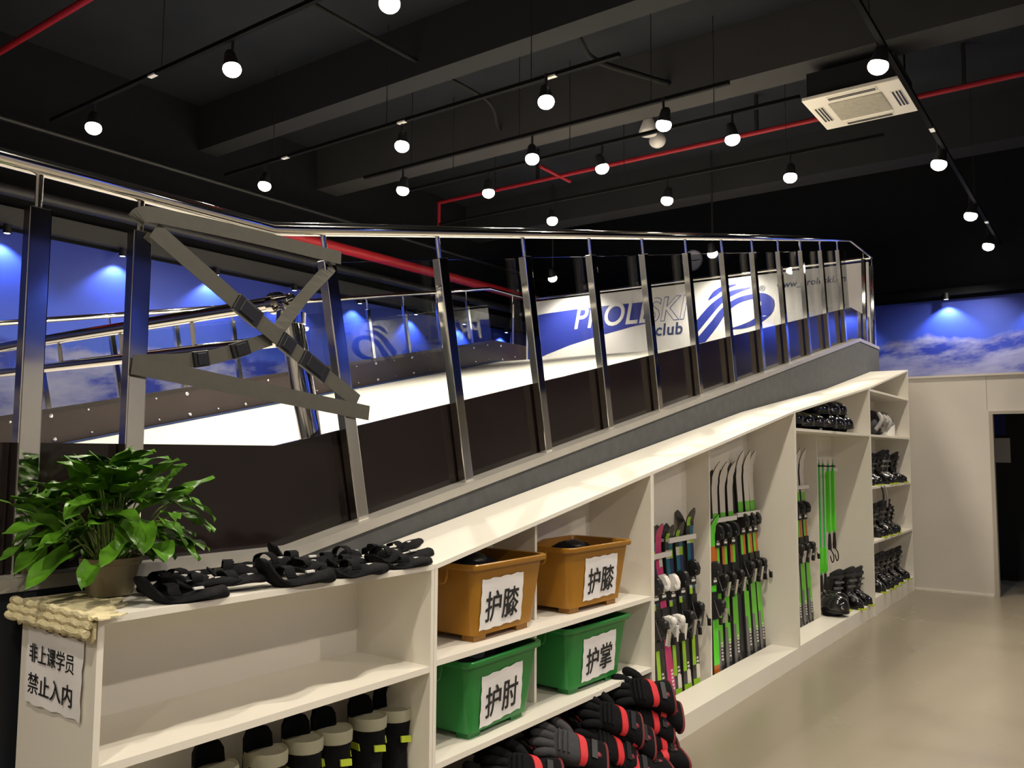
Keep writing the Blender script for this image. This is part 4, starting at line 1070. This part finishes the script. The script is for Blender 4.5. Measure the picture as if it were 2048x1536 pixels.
hl = [(-2.20,6.90,1.802,'helmet in the lower row, far left of the high shelf'),(-2.20,7.15,1.802,'helmet in the lower row, second from left on the high shelf'),(-2.19,7.42,1.802,'helmet in the lower row left of the white divider'),
 (-2.17,7.74,1.802,'helmet in the lower row in front of the white divider'),(-2.19,8.05,1.802,'helmet in the lower row with a clear ring badge, right of the divider'),(-2.18,8.33,1.802,'helmet in the lower row, right end of the high shelf'),
 (-2.21,7.64,1.922,'helmet stacked in the upper row below the sloping top, left one'),(-2.19,7.93,1.930,'helmet stacked in the upper row, middle one'),(-2.20,8.22,1.945,'helmet stacked in the upper row, right one with ring badge')]
for i, (x, y, z, lab) in enumerate(hl):
    loc, rot = (x, y, z), (0, R(random.uniform(-6,6)), R(random.uniform(-50,30)))
    if first: hp.location = loc; hp.rotation_euler = rot; hp['label'] = 'black '+lab; hp.scale = (.92,.92,.78); first = False
    else: dup(hp, loc, rot, 'black '+lab, scale=(.92,.92,.78 if y < 7.5 or z > 1.85 else .84))
dup(hp, (-2.21,8.09,.135), (0,R(4),R(-20)), 'black helmet on the plinth below the ski poles, front one', scale=(1,1,1))
dup(hp, (-2.27,8.32,.135), (0,R(-5),R(20)), 'black helmet on the plinth, half hidden between helmet and boots', scale=(1,1,1))

# ------------------------------------------------------------------ ski boots
def ski_boot_proto(shell, buck):
    t = thing('ski_boot', 'boot', 'ski boot', (0,0,0), group='black ski boots in the far shelves')
    def so(z, g): return [(.045+(.145+g)*math.cos(a), (.048+g+.006*math.cos(a))*math.sin(a), z) for a in [2*PI*k/20 for k in range(20)]]
    obj('sole', MB().loft([so(0,-.004), so(.012,0), so(.026,0)]), BLACKPL, t)
    obj('sole_edge', MB().box((.13,-.03,.0), (.197,.03,.014)), LIME, t, label='lime toe lug')
    prof = [(.026,.045,.142,.050),(.06,.045,.140,.052),(.085,.03,.122,.051),(.105,.01,.092,.050),(.13,0,.075,.050),(.16,.002,.072,.052)]
    obj('shell', MB().loft([[(cx+rx*math.cos(a), ry*math.sin(a), z) for a in [2*PI*k/20 for k in range(20)]] for z, cx, rx, ry in prof]), shell, t, smooth=True)
    prof = [(.12,-.002,.083,.056),(.17,.004,.080,.058),(.22,.016,.080,.060),(.265,.030,.080,.060),(.275,.033,.074,.055)]
    obj('cuff', MB().loft([[(cx+rx*math.cos(a), ry*math.sin(a), z+.02*math.cos(a)) for a in [2*PI*k/20 for k in range(20)]] for z, cx, rx, ry in prof]), shell, t, smooth=True)
    obj('liner', MB().loft([[(cx+rx*math.cos(a), ry*math.sin(a), z+.03*math.cos(a)) for a in [2*PI*k/16 for k in range(16)]] for z, cx, rx, ry in ((.25,.03,.062,.046),(.305,.042,.064,.048),(.31,.042,.05,.036))]), CHAR, t, smooth=True)
    for x, z, an in ((.125,.075,-20),(.085,.105,-30),(.083,.175,-10),(.098,.225,-8)):
        M = Matrix.Translation((x, 0, z)) @ Matrix.Rotation(R(an), 4, 'Y')
        obj('buckle', MB().box((-.006,-.052,-.008), (.008,.030,.008), 0, M).box((.0,-.060,-.011), (.012,-.018,.011), 0, M), buck, t, label='silver buckle')
    ps = []
    for k in range(13):
        a = 2*PI*k/12; ps.append([(.028+.084*math.cos(a), .064*math.sin(a), z+.02*math.cos(a)) for z in (.245,.265)]+[(.028+.080*math.cos(a), .060*math.sin(a), z+.02*math.cos(a)) for z in (.265,.245)])
    obj('power_strap', MB().loft(ps), CHAR, t)
    return t
sb0 = ski_boot_proto(BLACKGLOSS, mat('dull_buckle', (.22,.22,.23), .3, .6)); first = True
bl = [(-2.26,9.62,1.271,.9,-15,'ski boot on the third shelf up, partly hidden by the side panel'),(-2.25,9.98,1.271,1,-10,'ski boot with a broad silver buckle in the middle of the third shelf up'),(-2.25,10.22,1.271,1,-20,'ski boot right beside the silver buckled one on the third shelf up'),(-2.24,10.64,1.271,.95,-5,'ski boot at the right end of the third shelf up'),
 (-2.26,9.62,.723,.95,-12,'ski boot at the left of the second shelf up'),(-2.25,9.92,.723,1,-20,'ski boot with silver buckle in the middle of the second shelf up'),(-2.25,10.17,.723,1,0,'ski boot right of the middle on the second shelf up'),(-2.26,10.50,.723,.75,15,'small worn ski boot at the right end of the second shelf up'),
 (-2.24,9.56,.166,1,-30,'ski boot leaning at the left of the bottom shelf'),(-2.25,9.80,.166,1.05,-12,'ski boot with a white printed side, second on the bottom shelf'),(-2.25,10.05,.166,1,-10,'ski boot with silver straps in the middle of the bottom shelf'),(-2.25,10.34,.166,1,-15,'ski boot right of the middle on the bottom shelf'),(-2.25,10.68,.166,1,-12,'ski boot at the right end of the bottom shelf'),
 (-2.25,8.60,.131,1.05,-25,'ski boot on the plinth right of the helmets'),(-2.24,8.84,.131,1.0,-10,'ski boot on the plinth against the tall side panel'),(-2.32,8.48,.131,1.0,-35,'ski boot standing behind the one beside the helmets')]
for x, y, z, s, rz, lab in bl:
    loc, rot = (x, y, z), (0, 0, R(rz))
    if first: sb0.location = loc; sb0.rotation_euler = rot; sb0.scale = (s*1.08,s*1.14,s*1.12); sb0['label'] = 'black '+lab; first = False
    else: dup(sb0, loc, rot, 'black '+lab, scale=(s*1.08,s*1.14,s*1.12))
dup(sb0, (-2.26,9.42,1.271), (0,0,R(-8)), 'black ski boot peeping out beside the panel on the third shelf up', scale=(.9,.9,.9))
# loose straps hanging from the third shelf
pipe('loose_strap', smooth_pts([(-2.10,9.42,1.275),(-2.062,9.44,1.24),(-2.058,9.47,1.13),(-2.085,9.50,1.05)]), .010, CHAR, 'dark strap hanging down from the third shelf at its left', 'strap', 6)
pipe('loose_strap', smooth_pts([(-2.10,9.55,1.275),(-2.062,9.57,1.25),(-2.06,9.66,1.13),(-2.08,9.72,1.04)]), .010, GREYPAD, 'pale strap hanging slantwise from the third shelf', 'strap', 6)

# grey and white pads on the fourth shelf
gp = thing('protector_bundle', 'bundle of dark pads with pale grey straps on the fourth shelf up', 'pads', (-2.25,9.86,1.801))
m = MB().ell((0,-.15,.10), (.12,.16,.10), 14, 8).ell((0,.12,.09), (.12,.16,.09), 14, 8).ell((0,-.02,.20), (.10,.17,.08), 14, 8)
obj('cushion', m, CHAR, gp, smooth=True)
for k, (y0, z0, y1, z1) in enumerate(((-.24,.06,-.12,.24),(-.10,.24,.02,.05),(.0,.22,.14,.08),(.20,.05,.26,.22),(-.02,.08,.12,.22))):
    obj('pad_strap', MB().tube(smooth_pts([(.10,y0,z0),(.15,(y0+y1)/2,(z0+z1)/2+.01),(.105,y1,z1)], 5), .022, 8, 0, Matrix.Identity(4)), GREYPAD, gp, smooth=True, label='pale grey strap')
wk = thing('knit_slippers', 'white and grey cloth pads standing at the right of the fourth shelf up', 'pads', (-2.22,10.52,1.801))
for k in range(3): obj('white_pad', MB().loft([[(cx+.05*math.cos(a), -.20+.17*k+.075*math.cos(a+PI/2)*f, z) for a in [2*PI*i/14 for i in range(14)]] for z, cx, f in ((0,0,.9),(.02,0,1),(.10,0,1),(.135,0,.75),(.145,0,.4))]), WHITEPL, wk, smooth=True, label='white pad')
obj('grey_top', MB().ell((-.02,-.16,.21), (.08,.15,.075), 14, 8).ell((-.02,.12,.16), (.07,.10,.06), 12, 7), GREYPAD, wk, smooth=True)
obj('dark_band', MB().ell((-.01,-.04,.15), (.06,.2,.025), 14, 6), CHAR, wk, smooth=True)
